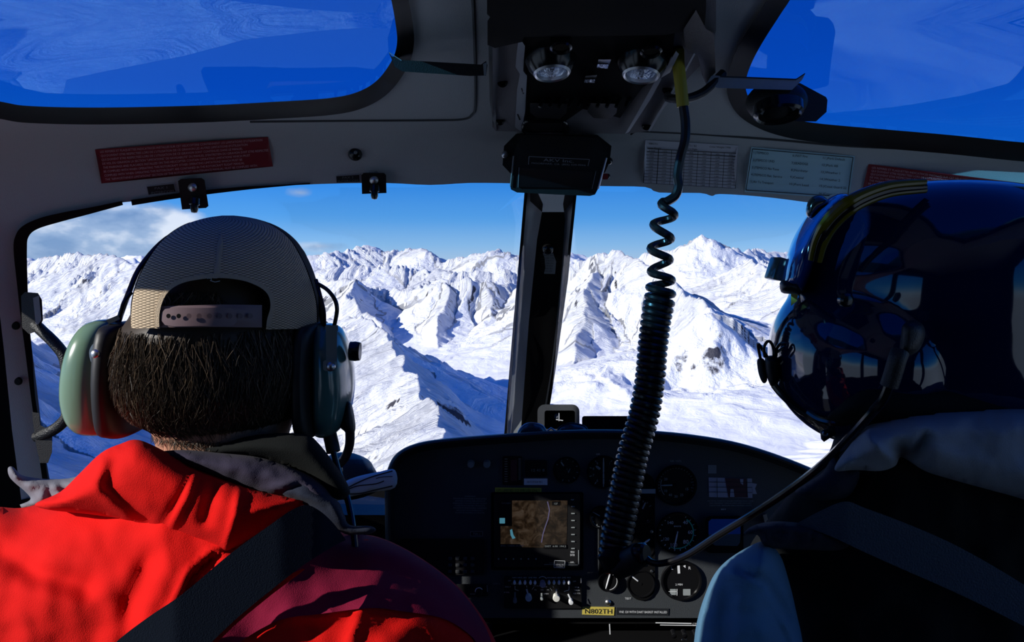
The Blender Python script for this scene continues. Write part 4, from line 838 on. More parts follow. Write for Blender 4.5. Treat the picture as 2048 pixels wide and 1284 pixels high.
for i in range(10):
    x = 1082 + i * 19; c = P(x, 204, float(DS(x, 204)) - .075)
    MB().tube([c + Vector((.004, 0, .006)), c + Vector((-.002, -.004, -.008))], [.0035, .0025], 8).build('toggle_switch', M['gloss'], oc)
for (a, b2) in ((1060, 1135), (1175, 1235)): sheet('switch_bank', [(a, 206), (b2, 208), (b2 - 2, 226), (b2 - 15, 238), (a + 12, 236), (a, 224)], cd(.085), M['black'], step=20, thick=.04, root=oc)
MB().tube([P(x, y, float(DS(x, y)) - .085) for x, y in rrect(1046, 243, 1134, 267, 10, 5) + [rrect(1046, 243, 1134, 267, 10, 5)[0]]], .0028, 8).build('latch_ring', M['gloss'], oc)
sheet('latch', rrect(1048, 245, 1132, 265, 9), cd(.08), M['black'], step=20, thick=.03, root=oc)
for (x, y) in ((1005, 164), (1000, 241), (1387, 86), (1335, 178), (1293, 251)):
    MB().lathe(P(x, y, float(DS(x, y)) - .022), (0, -1, -.2), [(.0075, -.002), (.0075, .002), (.005, .004), (.0001, .004)], 16).build('screw', M['gloss'], oc)
M['brk'] = mat('painted_bracket', (.27, .30, .33), .6, bump=.3, bscale=700)
sheet('left_bracket', [(777, 104), (783, 112), (803, 120), (962, 129), (972, 122), (975, 130), (972, 151), (940, 152), (805, 143), (790, 134)], lambda x, y: .98 + 0 * x, M['black'], step=12, thick=.02, root=oc)
flat('bracket_edge', [stroke((778, 105), (803, 121), 1.6), [(966, 128), (974, 124), (972, 150), (968, 151)]], .98, M['brk'], oc)
sheet('right_bracket', [(1424, 150), (1440, 152), (1590, 158), (1600, 154), (1611, 146), (1604, 160), (1592, 172), (1584, 180), (1436, 176), (1412, 168)], lambda x, y: .98 + 0 * x, M['brk'], step=12, thick=.02, root=oc)
flat('bracket_edge', [stroke((1440, 153), (1592, 159), 3), stroke((1592, 159), (1610, 147), 2)], .98, M['print'], oc)

# AKV box
ab = thing('control_box', P(1115, 392, 1.22), 'black box with a small AKV Inc. plate hanging under the overhead console', 'control box')
sheet('mounting_bracket', [(1005, 330), (1008, 292), (1032, 268), (1195, 270), (1223, 292), (1219, 325), (1210, 345), (1200, 350), (1020, 346)], 1.24, M['black'], step=20, thick=.05, root=ab)
sheet('housing', [(1030, 300), (1040, 272), (1062, 268), (1200, 276), (1211, 300), (1214, 318), (1206, 345), (1196, 378), (1190, 389), (1180, 392), (1110, 389), (1034, 385), (1022, 379), (1020, 370), (1025, 340), (1027, 315)], 1.20, M['black'], step=20, thick=.06, root=ab)
sheet('front_lid', [(1040, 336), (1186, 343), (1180, 376), (1036, 374)], 1.197, M['gloss'], step=20, thick=.004, root=ab)
MB().tube([P(1213, 316, 1.197), P(1205, 345, 1.197), P(1196, 378, 1.197)], .0016, 8).build('edge_strip', M['metal'], ab)
MB().tube([P(1027, 312, 1.197), P(1024, 345, 1.197), P(1021, 372, 1.197)], .0012, 8).build('edge_strip', M['mgrey'], ab)
MB().ell(P(1010, 309, 1.235), (.006, .006, .006)).build('bolt', M['metal'], ab)
MB().ell(P(1218, 322, 1.235), (.006, .008, .006)).build('bolt', M['gloss'], ab)
sheet('red_button', rrect(1205, 347, 1216, 359, 2), 1.225, mat('red_plastic', (.35, .01, .015), .4), step=10, thick=.02, root=ab)['label'] = 'red square button'
flat('name_plate', [stroke((1058, 313), (1179, 319), 1.2), stroke((1058, 313), (1057, 329), 1.2), stroke((1179, 319), (1176, 332), 1.2), stroke((1038, 335), (1036, 375), .8), stroke((1192, 342), (1184, 378), .8)], 1.197, M['rail'], ab)
lettering('text', [('AKV Inc.', 1117, 324, 6, 61, 2.6, 'C'), ('MOORPARK, CA  (805) 529-9994', 1117, 330, 3.2, 108, 2.4, 'C')], 1.197, M['rail'], ab, eps=.002)

# power cable, heat-shrink and the coiled cord
cb = thing('coiled_cable', P(1240, 1140, .95), 'black coiled headset cord hanging from the overhead console', 'cord')
DC = .96
q = smooth([(1358, -60), (1358, 0), (1358, 60), (1357, 104), (1360, 150), (1366, 205), (1371, 245), (1370, 280), (1361, 315), (1355, 350), (1357, 372), (1350, 392), (1332, 404)], 8, False)
path = [P(x, y, DC) for x, y in q]
# loose then tight helix along a hanging centre line
cl = smooth([(1332, 404), (1328, 440), (1322, 480), (1320, 520), (1322, 560), (1320, 595), (1312, 640), (1305, 700), (1300, 760), (1288, 830), (1268, 900), (1255, 960), (1242, 1030), (1232, 1080), (1228, 1118)], 30, False)
cl = np.array(cl); seg = np.hypot(*np.diff(cl, axis=0).T); sacc = np.concatenate([[0], np.cumsum(seg)])
def clp(s): return np.array([np.interp(s, sacc, cl[:, 0]), np.interp(s, sacc, cl[:, 1])])
hel = []; s = 0; ph = 0.0; tot = sacc[-1]
while s < tot:
    y = clp(s)[1]
    pitch = np.interp(y, [400, 545, 580, 610, 1120], [50, 42, 22, 13.0, 13.4]); rad = np.interp(y, [400, 420, 540, 575, 610, 700, 900, 1120], [4, 20, 20, 24, 25, 24, 26, 27])
    w = ph; p = clp(s); tg = clp(min(s + 2, tot)) - clp(max(s - 2, 0)); tg /= np.hypot(*tg); nn = np.array([-tg[1], tg[0]])
    off = rad * math.cos(w); c = P(p[0] + nn[0] * off, p[1] + nn[1] * off, DC - rad * DC / F * math.sin(w)); hel.append(c)
    st = pitch / 20.0; s += st; ph += 2 * math.pi / 20.0
rr = [.0058 if i < len(path) else .0052 for i in range(len(path) + len(hel))]
hr = np.interp(np.arange(len(hel)), [0, 90, 140], [.0052, .0050, .0044])
MB().tube(path + hel, [.0060] * len(path) + list(hr), 9).build('cord', mat('cord_rubber', (.007, .007, .009), .30, spec=.6), cb)
pipe('sleeve', [(1356, 100, DC), (1357, 130, DC), (1361, 165, DC), (1366, 213, DC)], .0078, mat('yellow_heat_shrink', (.45, .38, .03), .5), cb, 12)['label'] = 'yellow plastic sleeve'
MB().tube([P(1240, 1108, .95), P(1232, 1130, .94), P(1228, 1146, .935)], [.020, .024, .013], 18).build('plug', M['mblack'], cb)
MB().tube([P(1232, 1134, .94), P(1262, 1120, .93), P(1280, 1108, .92)], [.017, .017, .015], 16).build('connector', M['black'], cb)
MB().lathe(P(1276, 1110, .925), (.75, -.5, .25), [(.013, -.006), (.015, .0), (.015, .010), (.012, .013), (.0001, .013)], 20).build('connector_ring', M['gloss'], cb)
bc = pipe('branch_cable', [(1446, 146, .99), (1432, 160, .985), (1410, 182, .98), (1385, 194, .975), (1360, 198, .97), (1338, 196, 1.0), (1336, 190, 1.10)], .0056, M['black'], cb, 10)

# ================================================================== ROOF FITTINGS AND PLACARDS
M['dred'] = mat('dark_red_placard', (.20, .012, .022), .55); M['pink'] = mat('pink_print', (.62, .38, .42), .6)
FR = ['LES REPERES ET PLAQUETTES INDICATRICES INSTALLES SUR CET HELICOPTERE CONTIENNENT LES LIMITATIONS D\'UTILISATION', 'QUI DOIVENT ETRE RESPECTEES LORS DE L\'UTILISATION DE CE GIRAVION LES AUTRES LIMITATIONS D\'UTILISATION',
      'QUI DOIVENT ETRE RESPECTEES LORS DE L\'UTILISATION DE CE GIRAVION SONT CONTENUES DANS LE MANUEL', 'DE VOL DU GIRAVION LA SECTION "LIMITATIONS" DE NAVIGABILITE" DU MANUEL D\'ENTRETIEN DU GIRAVION DOIT ETRE RESPECTEE',
      'THE MARKINGS AND PLACARDS INSTALLED ON THIS HELICOPTER CONTAIN OPERATING LIMITATIONS WHICH MUST', 'BE COMPLIED WITH WHEN OPERATING THIS ROTORCRAFT OTHER OPERATING LIMITATIONS WHICH MUST BE',
      'COMPLIED WITH WHEN OPERATING THIS ROTORCRAFT ARE CONTAINED IN THE ROTORCRAFT FLIGHT MANUAL', 'THE "AIRWORTHINESS LIMITATIONS" SECTION OF THE ROTORCRAFT MAINTENANCE MANUAL MUST BE COMPLIED WITH.']
wd = (325, 294, 283, 333, 295, 278, 281, 306)
plate('placard', [(190, 299), (536, 274), (546, 333), (203, 367)], DS, M['dred'], [(FR[i], 200.5 + i * 1.45, 306 + i * 7.9, 4.4, wd[i], -4.25 - i * .15, 'L') for i in range(8)], 'dark red placard in French and English above the passenger', tm='pink')
plate('placard', [(1737, 328), (2090, 372), (2090, 440), (1722, 392)], DS, M['dred'], [(FR[i], 1744 - i * 1.5, 337 + i * 6.4, 4.0, wd[i] * 1.02, 7.3, 'L') for i in range(8)], 'dark red placard above the blue helmet, partly hidden by it', tm='pink')
M['card'] = mat('grey_white_card', (.60, .62, .70), .6); M['cyan'] = mat('bluish_card', (.45, .70, .80), .5)
rt = plate('placard', [(1291, 280), (1476, 291), (1471, 378), (1286, 367)], DS, M['card'], [('N802TH', 1298, 289, 3.5, None, 3, 'L'), ('ETTI / B2', 1372, 293, 4, None, 3, 'L'), ('Crew Weight 1998', 1419, 295, 3.5, 42, 3, 'L'), ('Gross Weight', 1294, 297, 3.5, None, 3, 'L'), ('Useable in Flight', 1362, 299, 3.5, None, 3, 'L')], 'printed weight table card beside the hanging cord', tm='print')
def bil(q, u, v):
    a = np.array(q, float); t = a[0] * (1 - u) + a[1] * u; b = a[3] * (1 - u) + a[2] * u; return tuple(t * (1 - v) + b * v)
Q = [(1291, 297), (1475, 307), (1471, 377), (1287, 366)]
flat('grid_lines', [stroke(bil(Q, 0, j / 11), bil(Q, 1, j / 11), 1.4 if j in (0, 1) else .8) for j in range(12)] + [stroke(bil(Q, i / 7, 0.0), bil(Q, i / 7, 1), 1.5 if i in (0, 1) else .9) for i in range(8)], lambda x, y: DS(x, y) - .0015, M['print'], rt, eps=.0014)
lettering('figures', [((['% Fuel'] + ['%d%%' % (100 - 10 * i) for i in range(6)])[i] if j == 0 else str(1000 + (i * 37 + j * 53) % 390), *bil(Q, (i + .5) / 7, (j + .82) / 11), 3.2, None, 3, 'C') for j in range(11) for i in range(7)], lambda x, y: DS(x, y) - .0015, M['print'], rt, eps=.0016)
tr = plate('placard', [(1503, 294), (1710, 312), (1698, 398), (1489, 384)], DS, M['cyan'], [(a, x, y, 4.6, w, 4.6, 'L') for a, x, y, w in (
    ('1.)TEMSCO', 1507, 307, 30), ('2.)TEMSCO UHD', 1506, 322, 43), ('3.)TEMSCO No Tone', 1504, 337, 54), ('4.)TEMSCO Ret. Service', 1502, 351, 62), ('5.)Air To Transport', 1501, 365, 46), ('6.)NST Fire', 1585, 313, 30), ('7.)SEADOGS', 1583, 328, 33), ('8.)Northstar', 1582, 342, 34), ('9.)Coastal', 1580, 356, 27), ('10.)Fort Lead', 1579, 370, 38), ('11.)Park Default', 1646, 318, 44), ('12.)Park AB', 1644, 332, 32), ('13.)Weather 1', 1642, 346, 38), ('14.)Weather 2', 1640, 360, 40), ('15.)Coast Guard 22', 1639, 374, 54), ('16.)Coast Guard', 1638, 389, 46))],
    'blue grey channel list card above the right windshield', tm='print')
Q2 = [(1505, 298), (1706, 315), (1695, 394), (1492, 380)]
flat('border', [stroke(Q2[i], Q2[(i + 1) % 4], 1.5) for i in range(4)], lambda x, y: DS(x, y) - .0015, M['print'], tr, eps=.0014)
plate('placard', [(293, 373), (348, 367), (352, 384), (297, 390)], DS, M['print'], [('PAX 1', 322, 378, 4.6, 25, -5, 'C'), ('INTERCOM', 325, 386.5, 4.8, 45, -5, 'C')], 'black intercom label left of the jack bracket over the cap', border=('rail', 1.2), tm='paper')
plate('placard', [(672, 352), (719, 349), (720, 364), (673, 366)], DS, M['print'], [('PAX 2', 696, 357, 4.2, 22, -3, 'C'), ('INTERCOM', 696, 364, 4.4, 41, -3, 'C')], 'black intercom label left of the jack bracket nearer the centre post', border=('rail', 1.2), tm='paper')
for (poly, sc, jk, lab) in (([(356, 362), (362, 358), (403, 356), (409, 360), (417, 412), (412, 416), (364, 419)], (385, 374), (389, 402), 'black intercom jack bracket over the passenger cap'),
                            ([(723, 350), (727, 346), (768, 346), (772, 350), (773, 386), (724, 388)], (748, 360), (749, 376), 'black intercom jack bracket nearer the centre post')):
    j = thing('intercom_jack', P(*jk, float(DS(*jk)) - .02), lab, 'jack', 'intercom jacks above the left windshield')
    sheet('bracket', poly, cd(.02), M['black'], step=12, thick=.018, root=j)
    MB().lathe(P(*sc, float(DS(*sc)) - .02), (0, -1, -.1), [(.0075, 0), (.0075, .002), (.005, .004), (.0001, .0045)], 20).build('screw', M['metal'], j)
    a = P(*jk, float(DS(*jk)) - .03); MB().lathe(a, (0, -.15, -1), [(.0085, -.004), (.0085, .006), (.0062, .007), (.0062, .014), (.0045, .019), (.0001, .020)], 18).build('socket', M['gloss'], j)
kb = thing('roof_knob', P(711, 308, float(DS(711, 308))), 'round black knob on the grey roof lining above the left windshield', 'knob')
MB().lathe(P(711, 308, float(DS(711, 308))), (0, -1, -.1), [(.0115, -.002), (.0115, .006), (.008, .012), (.0001, .014)], 28).build('knob', M['gloss'], kb)
MB().ell(P(711, 305, float(DS(711, 308)) - .014), (.003, .002, .003)).build('screw', M['mgrey'], kb)
o = MB().ell(P(1216, 352, 1.30), (.004, .004, .004)).build('screw', M['gloss']); tag(o, 'tiny dark fastener beside the black box under the console', 'screw')
av = thing('air_vent', P(1570, 240, 1.0), 'black swivel air vent on the edge of the right skylight', 'air vent')
sheet('mounting_plate', [(1530, 182), (1600, 166), (1652, 194), (1655, 200), (1653, 224), (1632, 243), (1600, 243), (1560, 240)], 1.03, M['black'], step=14, thick=.05, root=av)
MB().ell(P(1553, 204, 1.02), (.040, .035, .027)).build('vent_body', M['black'], av)
cvt = P(1557, 228, .985); MB().lathe(cvt, (0, -.25, -.97), [(.031, -.012), (.031, .0), (.028, .003), (.025, .001), (.024, -.008)], 36, False).build('vent_ring', M['gloss'], av)
MB().lathe(cvt, (0, -.25, -.97), [(.024, -.008), (.012, -.012), (.0001, -.013)], 36, False).build('vent_flap', M['mgrey'], av)

# ================================================================== PEOPLE
def cloth(name, col, rough=.85, bump=.35, scale=900, sheen=.02, var=.12, fold=0.0):
    m = mat(name, col, rough, spec=.2, sheen=sheen, var=var, vscale=9)
    t = m.node_tree; b = t.nodes['Principled BSDF']; co = t.nodes.new('ShaderNodeTexCoord')
    n = t.nodes.new('ShaderNodeTexNoise'); n.inputs['Scale'].default_value = scale; n.inputs['Detail'].default_value = 3; t.links.new(co.outputs['Object'], n.inputs[0])
    n2 = t.nodes.new('ShaderNodeTexNoise'); n2.inputs['Scale'].default_value = 9; n2.inputs['Detail'].default_value = 2; n2.inputs['Distortion'].default_value = .6; t.links.new(co.outputs['Object'], n2.inputs[0])
    u = t.nodes.new('ShaderNodeBump'); u.inputs['Strength'].default_value = bump; u.inputs['Distance'].default_value = .0015; t.links.new(n.outputs[0], u.inputs['Height'])
    u2 = t.nodes.new('ShaderNodeBump'); u2.inputs['Strength'].default_value = .35; u2.inputs['Distance'].default_value = .012; t.links.new(n2.outputs[0], u2.inputs['Height'])
    t.links.new(u.outputs[0], u2.inputs['Normal']); t.links.new(u2.outputs[0], b.inputs['Normal']); return m
M['red'] = cloth('red_jacket_cloth', (.66, .0035, .0015), .9, sheen=.0)
M['maroonc'] = cloth('dark_maroon_cloth', (.20, .004, .03), .9, sheen=0)
M['grape'] = cloth('purple_grey_fleece', (.03, .025, .045), .95)
M['navy'] = cloth('dark_navy_cloth', (.012, .016, .030), .9)
M['blackc'] = cloth('black_cloth', (.004, .005, .005), .95, sheen=.0)
M['fleece'] = cloth('grey_fleece', (.19, .19, .22), .95)
M['teal'] = cloth('grey_teal_fleece', (.20, .23, .27), .95)
M['sleeve'] = cloth('grey_blue_cloth', (.09, .20, .30), .9)
M['belt'] = mat('belt_webbing', (.006, .010, .019), .9, spec=.1, bump=.3, bscale=900)
M['strap'] = mat('dark_strap', (.02, .034, .05), .8, bump=.8, bscale=600)
M['skin'] = mat('skin', (.50, .26, .17), .55, bump=.3, bscale=300, var=.1)
M['hair'] = mat('dark_brown_hair', (.034, .022, .013), .5, spec=.35)
M['hair2'] = mat('lit_brown_hair', (.17, .115, .07), .45, spec=.4)  # lighter strands put the lit brown of the hair into their colour
def vnz(x, y, s): return fbm(np.asarray(x, float) / s, np.asarray(y, float) / s, 7, 3)
def crease(x, y, line, w, h):
    return h * np.exp(-(edge_dist(x, y, line, False) / w) ** 2)

# ---------------------------------------------------------------- passenger
pa = thing('person', P(430, 1900, .78), 'passenger on the left seen from behind, red jacket, dark hair, facing the windshield', 'person')
mb = MB()
v, f, _ = loft([(446, 430, 460, .80, .015), (460, 400, 490, .80, .04), (500, 350, 545, .80, .066), (580, 306, 590, .80, .086), (680, 284, 610, .80, .094), (770, 290, 606, .80, .095), (830, 310, 590, .80, .085), (870, 322, 574, .795, .065), (905, 318, 580, .79, .062), (950, 290, 610, .79, .07), (1010, 260, 620, .79, .07), (1060, 220, 660, .79, .075), (1130, 170, 720, .79, .085), (1300, 80, 840, .79, .10), (1880, 60, 880, .785, .12)], 48, 4)
mb.add(v, f)
mb.ell(P(446, 700, .905), (.013, .026, .022)); mb.ell(P(410, 668, .884), (.013, .014, .012)); mb.ell(P(482, 668, .884), (.013, .014, .012))
mb.ell(P(446, 765, .885), (.026, .018, .014)); mb.ell(P(446, 815, .865), (.035, .03, .025)); mb.ell(P(283, 700, .82), (.012, .018, .032)); mb.ell(P(611, 700, .82), (.012, .018, .032))
me = mb.mesh('body'); origin_to(me, pa.location); bo = link(me, 'body', M['skin'], pa)
rm = bo.modifiers.new('remesh', 'REMESH'); rm.mode = 'VOXEL'; rm.voxel_size = .006; rm.use_smooth_shade = True
sm = bo.modifiers.new('smooth', 'SMOOTH'); sm.iterations = 6; sm.factor = .5
# hair shell and strands
HR = [(480, 375, 515, .80, .055), (520, 338, 555, .80, .080), (565, 312, 585, .80, .098), (620, 292, 604, .80, .109), (655, 274, 622, .80, .118), (720, 264, 634, .80, .117), (775, 268, 626, .80, .112), (805, 280, 610, .80, .103), (826, 298, 594, .80, .090), (838, 326, 568, .80, .074)]
v, f, rows = loft(HR, 56, 4)
mb = MB().add(v, f); hairo = mb.build('hair', M['hair'], pa)
rnd = random.Random(5); A = MB(); B = MB()
RW = np.array(rows)
def hsurf(ang, py, k=1.0):
    xl, xr, dc, dr = [np.interp(py, RW[:, 0], RW[:, i]) for i in (1, 2, 3, 4)]
    cx = (xl + xr) / 2; q = P(cx, py, dc); rx = (xr - xl) / 2 * dc / F
    return Vector((q.x + rx * k * math.cos(ang), dc - dr * k * math.sin(ang), q.z))
def strand(mbx, ang, y0, L, w, flare):
    n = 6; pts = []; a = ang; y = y0; dr = rnd.uniform(-.16, .16)
    for i in range(n):
        t = i / (n - 1); yy = y0 + L * t; k = 1.01 + flare * t * t + rnd.uniform(0, .008)
        pts.append(hsurf(a + dr * t, min(yy, 838), k) + Vector((rnd.uniform(-.0008, .0008), 0, -max(yy - 838, 0) * .8 / F)))
    mbx.tube(pts, [w, w * 1.1, w, w * .8, w * .5, w * .12], 4, False, flat=.5)
for i in range(6500):
    ang = rnd.uniform(-.15, math.pi + .15); y0 = rnd.uniform(644, 820) if i % 3 else rnd.uniform(765, 832)
    L = rnd.uniform(40, 110) if y0 < 770 else rnd.uniform(18, 48)
    if i % 11 == 0: ang = rnd.uniform(1.15, 1.95); y0 = rnd.uniform(575, 600); L = rnd.uniform(15, 40)
    strand(A if rnd.random() < .78 else B, ang, y0, L, rnd.uniform(.0003, .0009), rnd.uniform(.0, .07))
A.build('hair_strands', M['hair'], hairo, auto=None); B.build('hair_strands', M['hair2'], hairo, auto=None)

# jacket
JO = smooth([(300, 905), (230, 950), (160, 975), (90, 1003), (40, 1016), (-20, 1014), (-100, 1030), (-190, 1080), (-250, 1160), (-290, 1280), (-320, 1500), (-330, 1900), (1010, 1900), (1040, 1700), (1030, 1450), (1008, 1330), (985, 1270), (955, 1220), (915, 1172), (860, 1128), (800, 1092), (745, 1071), (690, 1068), (640, 1030), (560, 960), (450, 930), (360, 920)], 5)
jacket_folds = lambda x, y: (.010 * vnz(x, y, 190) + .0012 * vnz(x + 900, y, 70)
    + crease(x, y, [(300, 1290), (345, 1215), (372, 1150), (420, 1105), (480, 1070)], 7, .006) - crease(x, y, [(316, 1290), (360, 1220), (386, 1155), (432, 1112)], 8, .007)
    - crease(x, y, [(0, 1105), (80, 1150), (170, 1170)], 26, .012) - crease(x, y, [(250, 1284), (262, 1200), (300, 1120)], 22, .010)
    + crease(x, y, [(560, 1240), (700, 1215), (860, 1250)], 14, .006) - crease(x, y, [(600, 1150), (760, 1130), (880, 1180)], 20, .006)
    + crease(x, y, [(700, 1284), (720, 1220), (760, 1150)], 9, .004))
jw, jf, jd = 330, .150, .80
def jbase(x, y): return jd - .00003 * (np.asarray(y) - 1100) * 0
inflate('jacket', JO, jd, jf, M['red'], back=.12, width=jw, step=10, root=pa, extra=jacket_folds)
def jsurf(x, y):
    e = edge_dist(np.asarray(x, float), np.asarray(y, float), JO); t = np.clip(e / jw, 0, 1); b = np.sqrt(1 - (1 - t) ** 2)
    return jd - jf * b - jacket_folds(x, y) * np.clip(e / 12, 0, 1)
# darker maroon sheet laid over the right shoulder
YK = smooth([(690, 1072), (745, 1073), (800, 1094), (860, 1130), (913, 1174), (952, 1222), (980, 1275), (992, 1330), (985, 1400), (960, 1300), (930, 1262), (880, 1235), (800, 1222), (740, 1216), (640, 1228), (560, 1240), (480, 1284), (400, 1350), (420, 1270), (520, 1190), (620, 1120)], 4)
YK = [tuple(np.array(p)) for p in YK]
sheet('dark_shoulder', YK, lambda x, y: jsurf(x, y) - .004, M['maroonc'], step=12, thick=.006, root=pa)['label'] = 'dark maroon sheet over the right shoulder'
# collar / hood standing off the neck
CO = smooth([(278, 880), (240, 888), (202, 906), (160, 946), (120, 984), (70, 1008), (100, 1020), (190, 1030), (265, 1046), (335, 1066), (400, 1090), (452, 1112), (500, 1084), (550, 1045), (600, 1012), (628, 1003), (560, 990), (500, 976), (440, 955), (385, 935), (340, 908)], 5)
cfold = lambda x, y: (.003 * vnz(x, y, 110) + crease(x, y, [(395, 938), (370, 1000), (338, 1062)], 7, .010) - crease(x, y, [(385, 960), (350, 1010), (318, 1058)], 10, .006)
    + crease(x, y, [(205, 930), (190, 970), (255, 1035)], 14, .010) - crease(x, y, [(230, 920), (215, 975), (290, 1040)], 16, .008) + crease(x, y, [(480, 975), (470, 1030), (452, 1100)], 8, .009) - crease(x, y, [(430, 970), (410, 1040)], 16, .010))
inflate('collar', CO, .705, .052, M['red'], back=.05, width=60, step=7, root=pa, extra=lambda x, y: .6 * cfold(x, y))
inflate('hood_lining', smooth([(318, 905), (370, 900), (440, 906), (520, 915), (590, 938), (640, 965), (668, 1000), (692, 1040), (650, 1030), (600, 1005), (540, 992), (470, 972), (400, 944), (350, 925)], 5), .715, .030, M['grape'], back=.03, width=40, step=7, root=pa, extra=lambda x, y: .004 * vnz(x, y, 60) + crease(x, y, [(520, 985), (600, 960), (640, 990)], 8, .008))
inflate('neck_gaiter', smooth([(395, 900), (450, 885), (500, 872), (560, 866), (615, 870), (640, 890), (665, 922), (688, 955), (700, 985), (680, 1000), (650, 985), (610, 950), (560, 928), (500, 915), (440, 908)], 5), .735, .035, M['blackc'], back=.05, width=40, step=7, root=pa)
inflate('inner_hood', smooth([(610, 960), (650, 985), (678, 1005), (688, 1030), (700, 1050), (740, 1052), (752, 1060), (738, 1068), (700, 1068), (650, 1052), (610, 1010), (560, 985)], 4), .70, .02, M['navy'], back=.03, width=25, step=6, root=pa, extra=lambda x, y: crease(x, y, [(600, 990), (660, 1005), (685, 1040)], 6, .006))
# grey fleece at the far left, hanging on the seat side
o = inflate('fleece_garment', smooth([(16, 936), (26, 934), (44, 950), (80, 957), (120, 958), (150, 954), (178, 940), (212, 918), (230, 925), (190, 965), (150, 1000), (120, 1014), (60, 1016), (30, 1014), (60, 1000), (52, 985), (30, 966), (18, 952)], 5), .86, .035, M['fleece'], width=22, step=6, extra=lambda x, y: .006 * vnz(x, y, 22)); tag(o, 'crumpled grey fleece beside the left pillar, left of the red jacket', 'garment')
# shoulder belt lies on the jacket: a thing of its own
BL = smooth([(110, 1400), (225, 1290), (300, 1232), (365, 1188), (460, 1108), (540, 1050), (580, 1022), (612, 1010), (640, 1022), (668, 1048), (692, 1080)], 5, False)
BR = smooth([(692, 1080), (668, 1092), (610, 1128), (545, 1178), (470, 1240), (400, 1310), (330, 1400)], 5, False)
bs = thing('seat_belt', P(400, 1300, .62), 'dark blue grey shoulder belt across the back of the red jacket', 'seat belt')
def bsurf(x, y):
    base = np.interp(x, [100, 350, 560, 640, 700], [.615, .618, .640, .655, .690]); return np.minimum(base, jsurf(x, y) - .008)
sheet('webbing', BL + BR[1:], bsurf, M['belt'], step=12, thick=.0025, root=bs)
sheet('red_edge', smooth([(400, 1318), (470, 1250), (545, 1188), (610, 1138), (560, 1160), (480, 1222), (395, 1302)], 3), lambda x, y: bsurf(x, y) + .004, M['red'], step=12, thick=.004, root=pa)

# ---------------------------------------------------------------- cap
CR = [(431, 442, 470, .80, .015), (437, 405, 508, .80, .045), (452, 362, 548, .80, .075), (480, 324, 582, .80, .100), (520, 294, 606, .80, .118), (560, 274, 622, .80, .124), (600, 263, 633, .80, .127), (640, 260, 636, .80, .128), (656, 261, 634, .80, .128)]
v, f, crow = loft(CR, 96, 5); CW = np.array(crow)
def capd(x, y, off=0.0):
    x = np.asarray(x, float); y = np.asarray(y, float)
    xl, xr, dc, dr = [np.interp(y, CW[:, 0], CW[:, i]) for i in (1, 2, 3, 4)]
    k = (x - 1024) / F; cx = ((xl + xr) / 2 - 1024) / F * dc; rx = (xr - xl) / 2 / F * dc
    A = k * k / rx ** 2 + 1 / dr ** 2; Bq = -2 * (k * cx / rx ** 2 + dc / dr ** 2); Cq = cx ** 2 / rx ** 2 + dc ** 2 / dr ** 2 - 1
    disc = np.maximum(Bq * Bq - 4 * A * Cq, 0); return (-Bq - np.sqrt(disc)) / (2 * A) - off
capt = thing('cap', P(445, 655, .80), 'khaki mesh baseball cap worn backwards under the green headset', 'cap')
cm = bpy.data.materials.new('cap_mesh'); cm.use_nodes = True; t = cm.node_tree; b = t.nodes['Principled BSDF']; b.inputs['Roughness'].default_value = .9
co = t.nodes.new('ShaderNodeTexCoord'); sp = t.nodes.new('ShaderNodeSeparateXYZ'); t.links.new(co.outputs['Object'], sp.inputs[0])
ang = math_n(t, 'MULTIPLY', math_n(t, 'ARCTAN2', sp.outputs[0], math_n(t, 'MULTIPLY', sp.outputs[1], -1)), 46)
zz = math_n(t, 'MULTIPLY', sp.outputs[2], 2 * math.pi / .0050)
g1 = math_n(t, 'MULTIPLY', math_n(t, 'SINE', math_n(t, 'ADD', ang, zz)), math_n(t, 'SINE', math_n(t, 'SUBTRACT', ang, zz)))
r = ramp(t, [(.0, (.15, .115, .075)), (.55, (.66, .52, .36))], math_n(t, 'ABSOLUTE', g1)); t.links.new(r.outputs[0], b.inputs['Base Color'])
bu = t.nodes.new('ShaderNodeBump'); bu.inputs['Strength'].default_value = .6; bu.inputs['Distance'].default_value = .0015; t.links.new(math_n(t, 'ABSOLUTE', g1), bu.inputs['Height']); t.links.new(bu.outputs[0], b.inputs['Normal'])
ARCH = smooth([(320, 664), (318, 640), (322, 612), (333, 588), (352, 572), (380, 562), (430, 556), (480, 560), (515, 572), (535, 588), (541, 612), (534, 640), (532, 664)], 6, False)
# front (hidden) half of the dome from the loft, back half as a clean patch around the strap opening
mb = MB(); fr = []
for q in f:
    if len(q) == 4:
        c = sum((v[i] for i in q), Vector()) / 4
        if c.y > .802: fr.append(q)
mb.add(v, fr); mb.build('front_panel', cloth('dark_cap_front', (.02, .022, .025)), capt)
sil = [(r0[1], r0[0]) for r0 in crow][::-1] + [(r0[2], r0[0]) for r0 in crow]
SL = [(x + (2 if x < 445 else -2), y) for x, y in sil]
botm = [(622, 657), (580, 658), (532, 659)]; botl = [(320, 657), (300, 656), (272, 657)]
poly = SL + botm + [p for p in ARCH[::-1] if p[1] < 657] + botl
sheet('mesh_back', poly, lambda x, y: capd(x, y, .001), cm, step=7, thick=.003, root=capt)
M['bind'] = mat('khaki_binding', (.46, .36, .25), .9, bump=.6, bscale=900)
arch_in = [p for p in ARCH if p[1] < 657]; arch_out = offset(arch_in, 9); 
if np.mean([p[1] for p in arch_out]) > np.mean([p[1] for p in arch_in]): arch_out = offset(arch_in, -9)
sheet('binding', arch_in + arch_out[::-1], lambda x, y: capd(x, y, .0035), M['bind'], step=8, thick=.005, root=capt)
sheet('seam_tape', [(444, 432), (452, 432), (446, 490), (440, 556), (426, 556), (434, 490)], lambda x, y: capd(x, y, .0032), M['bind'], step=8, thick=.003, root=capt)
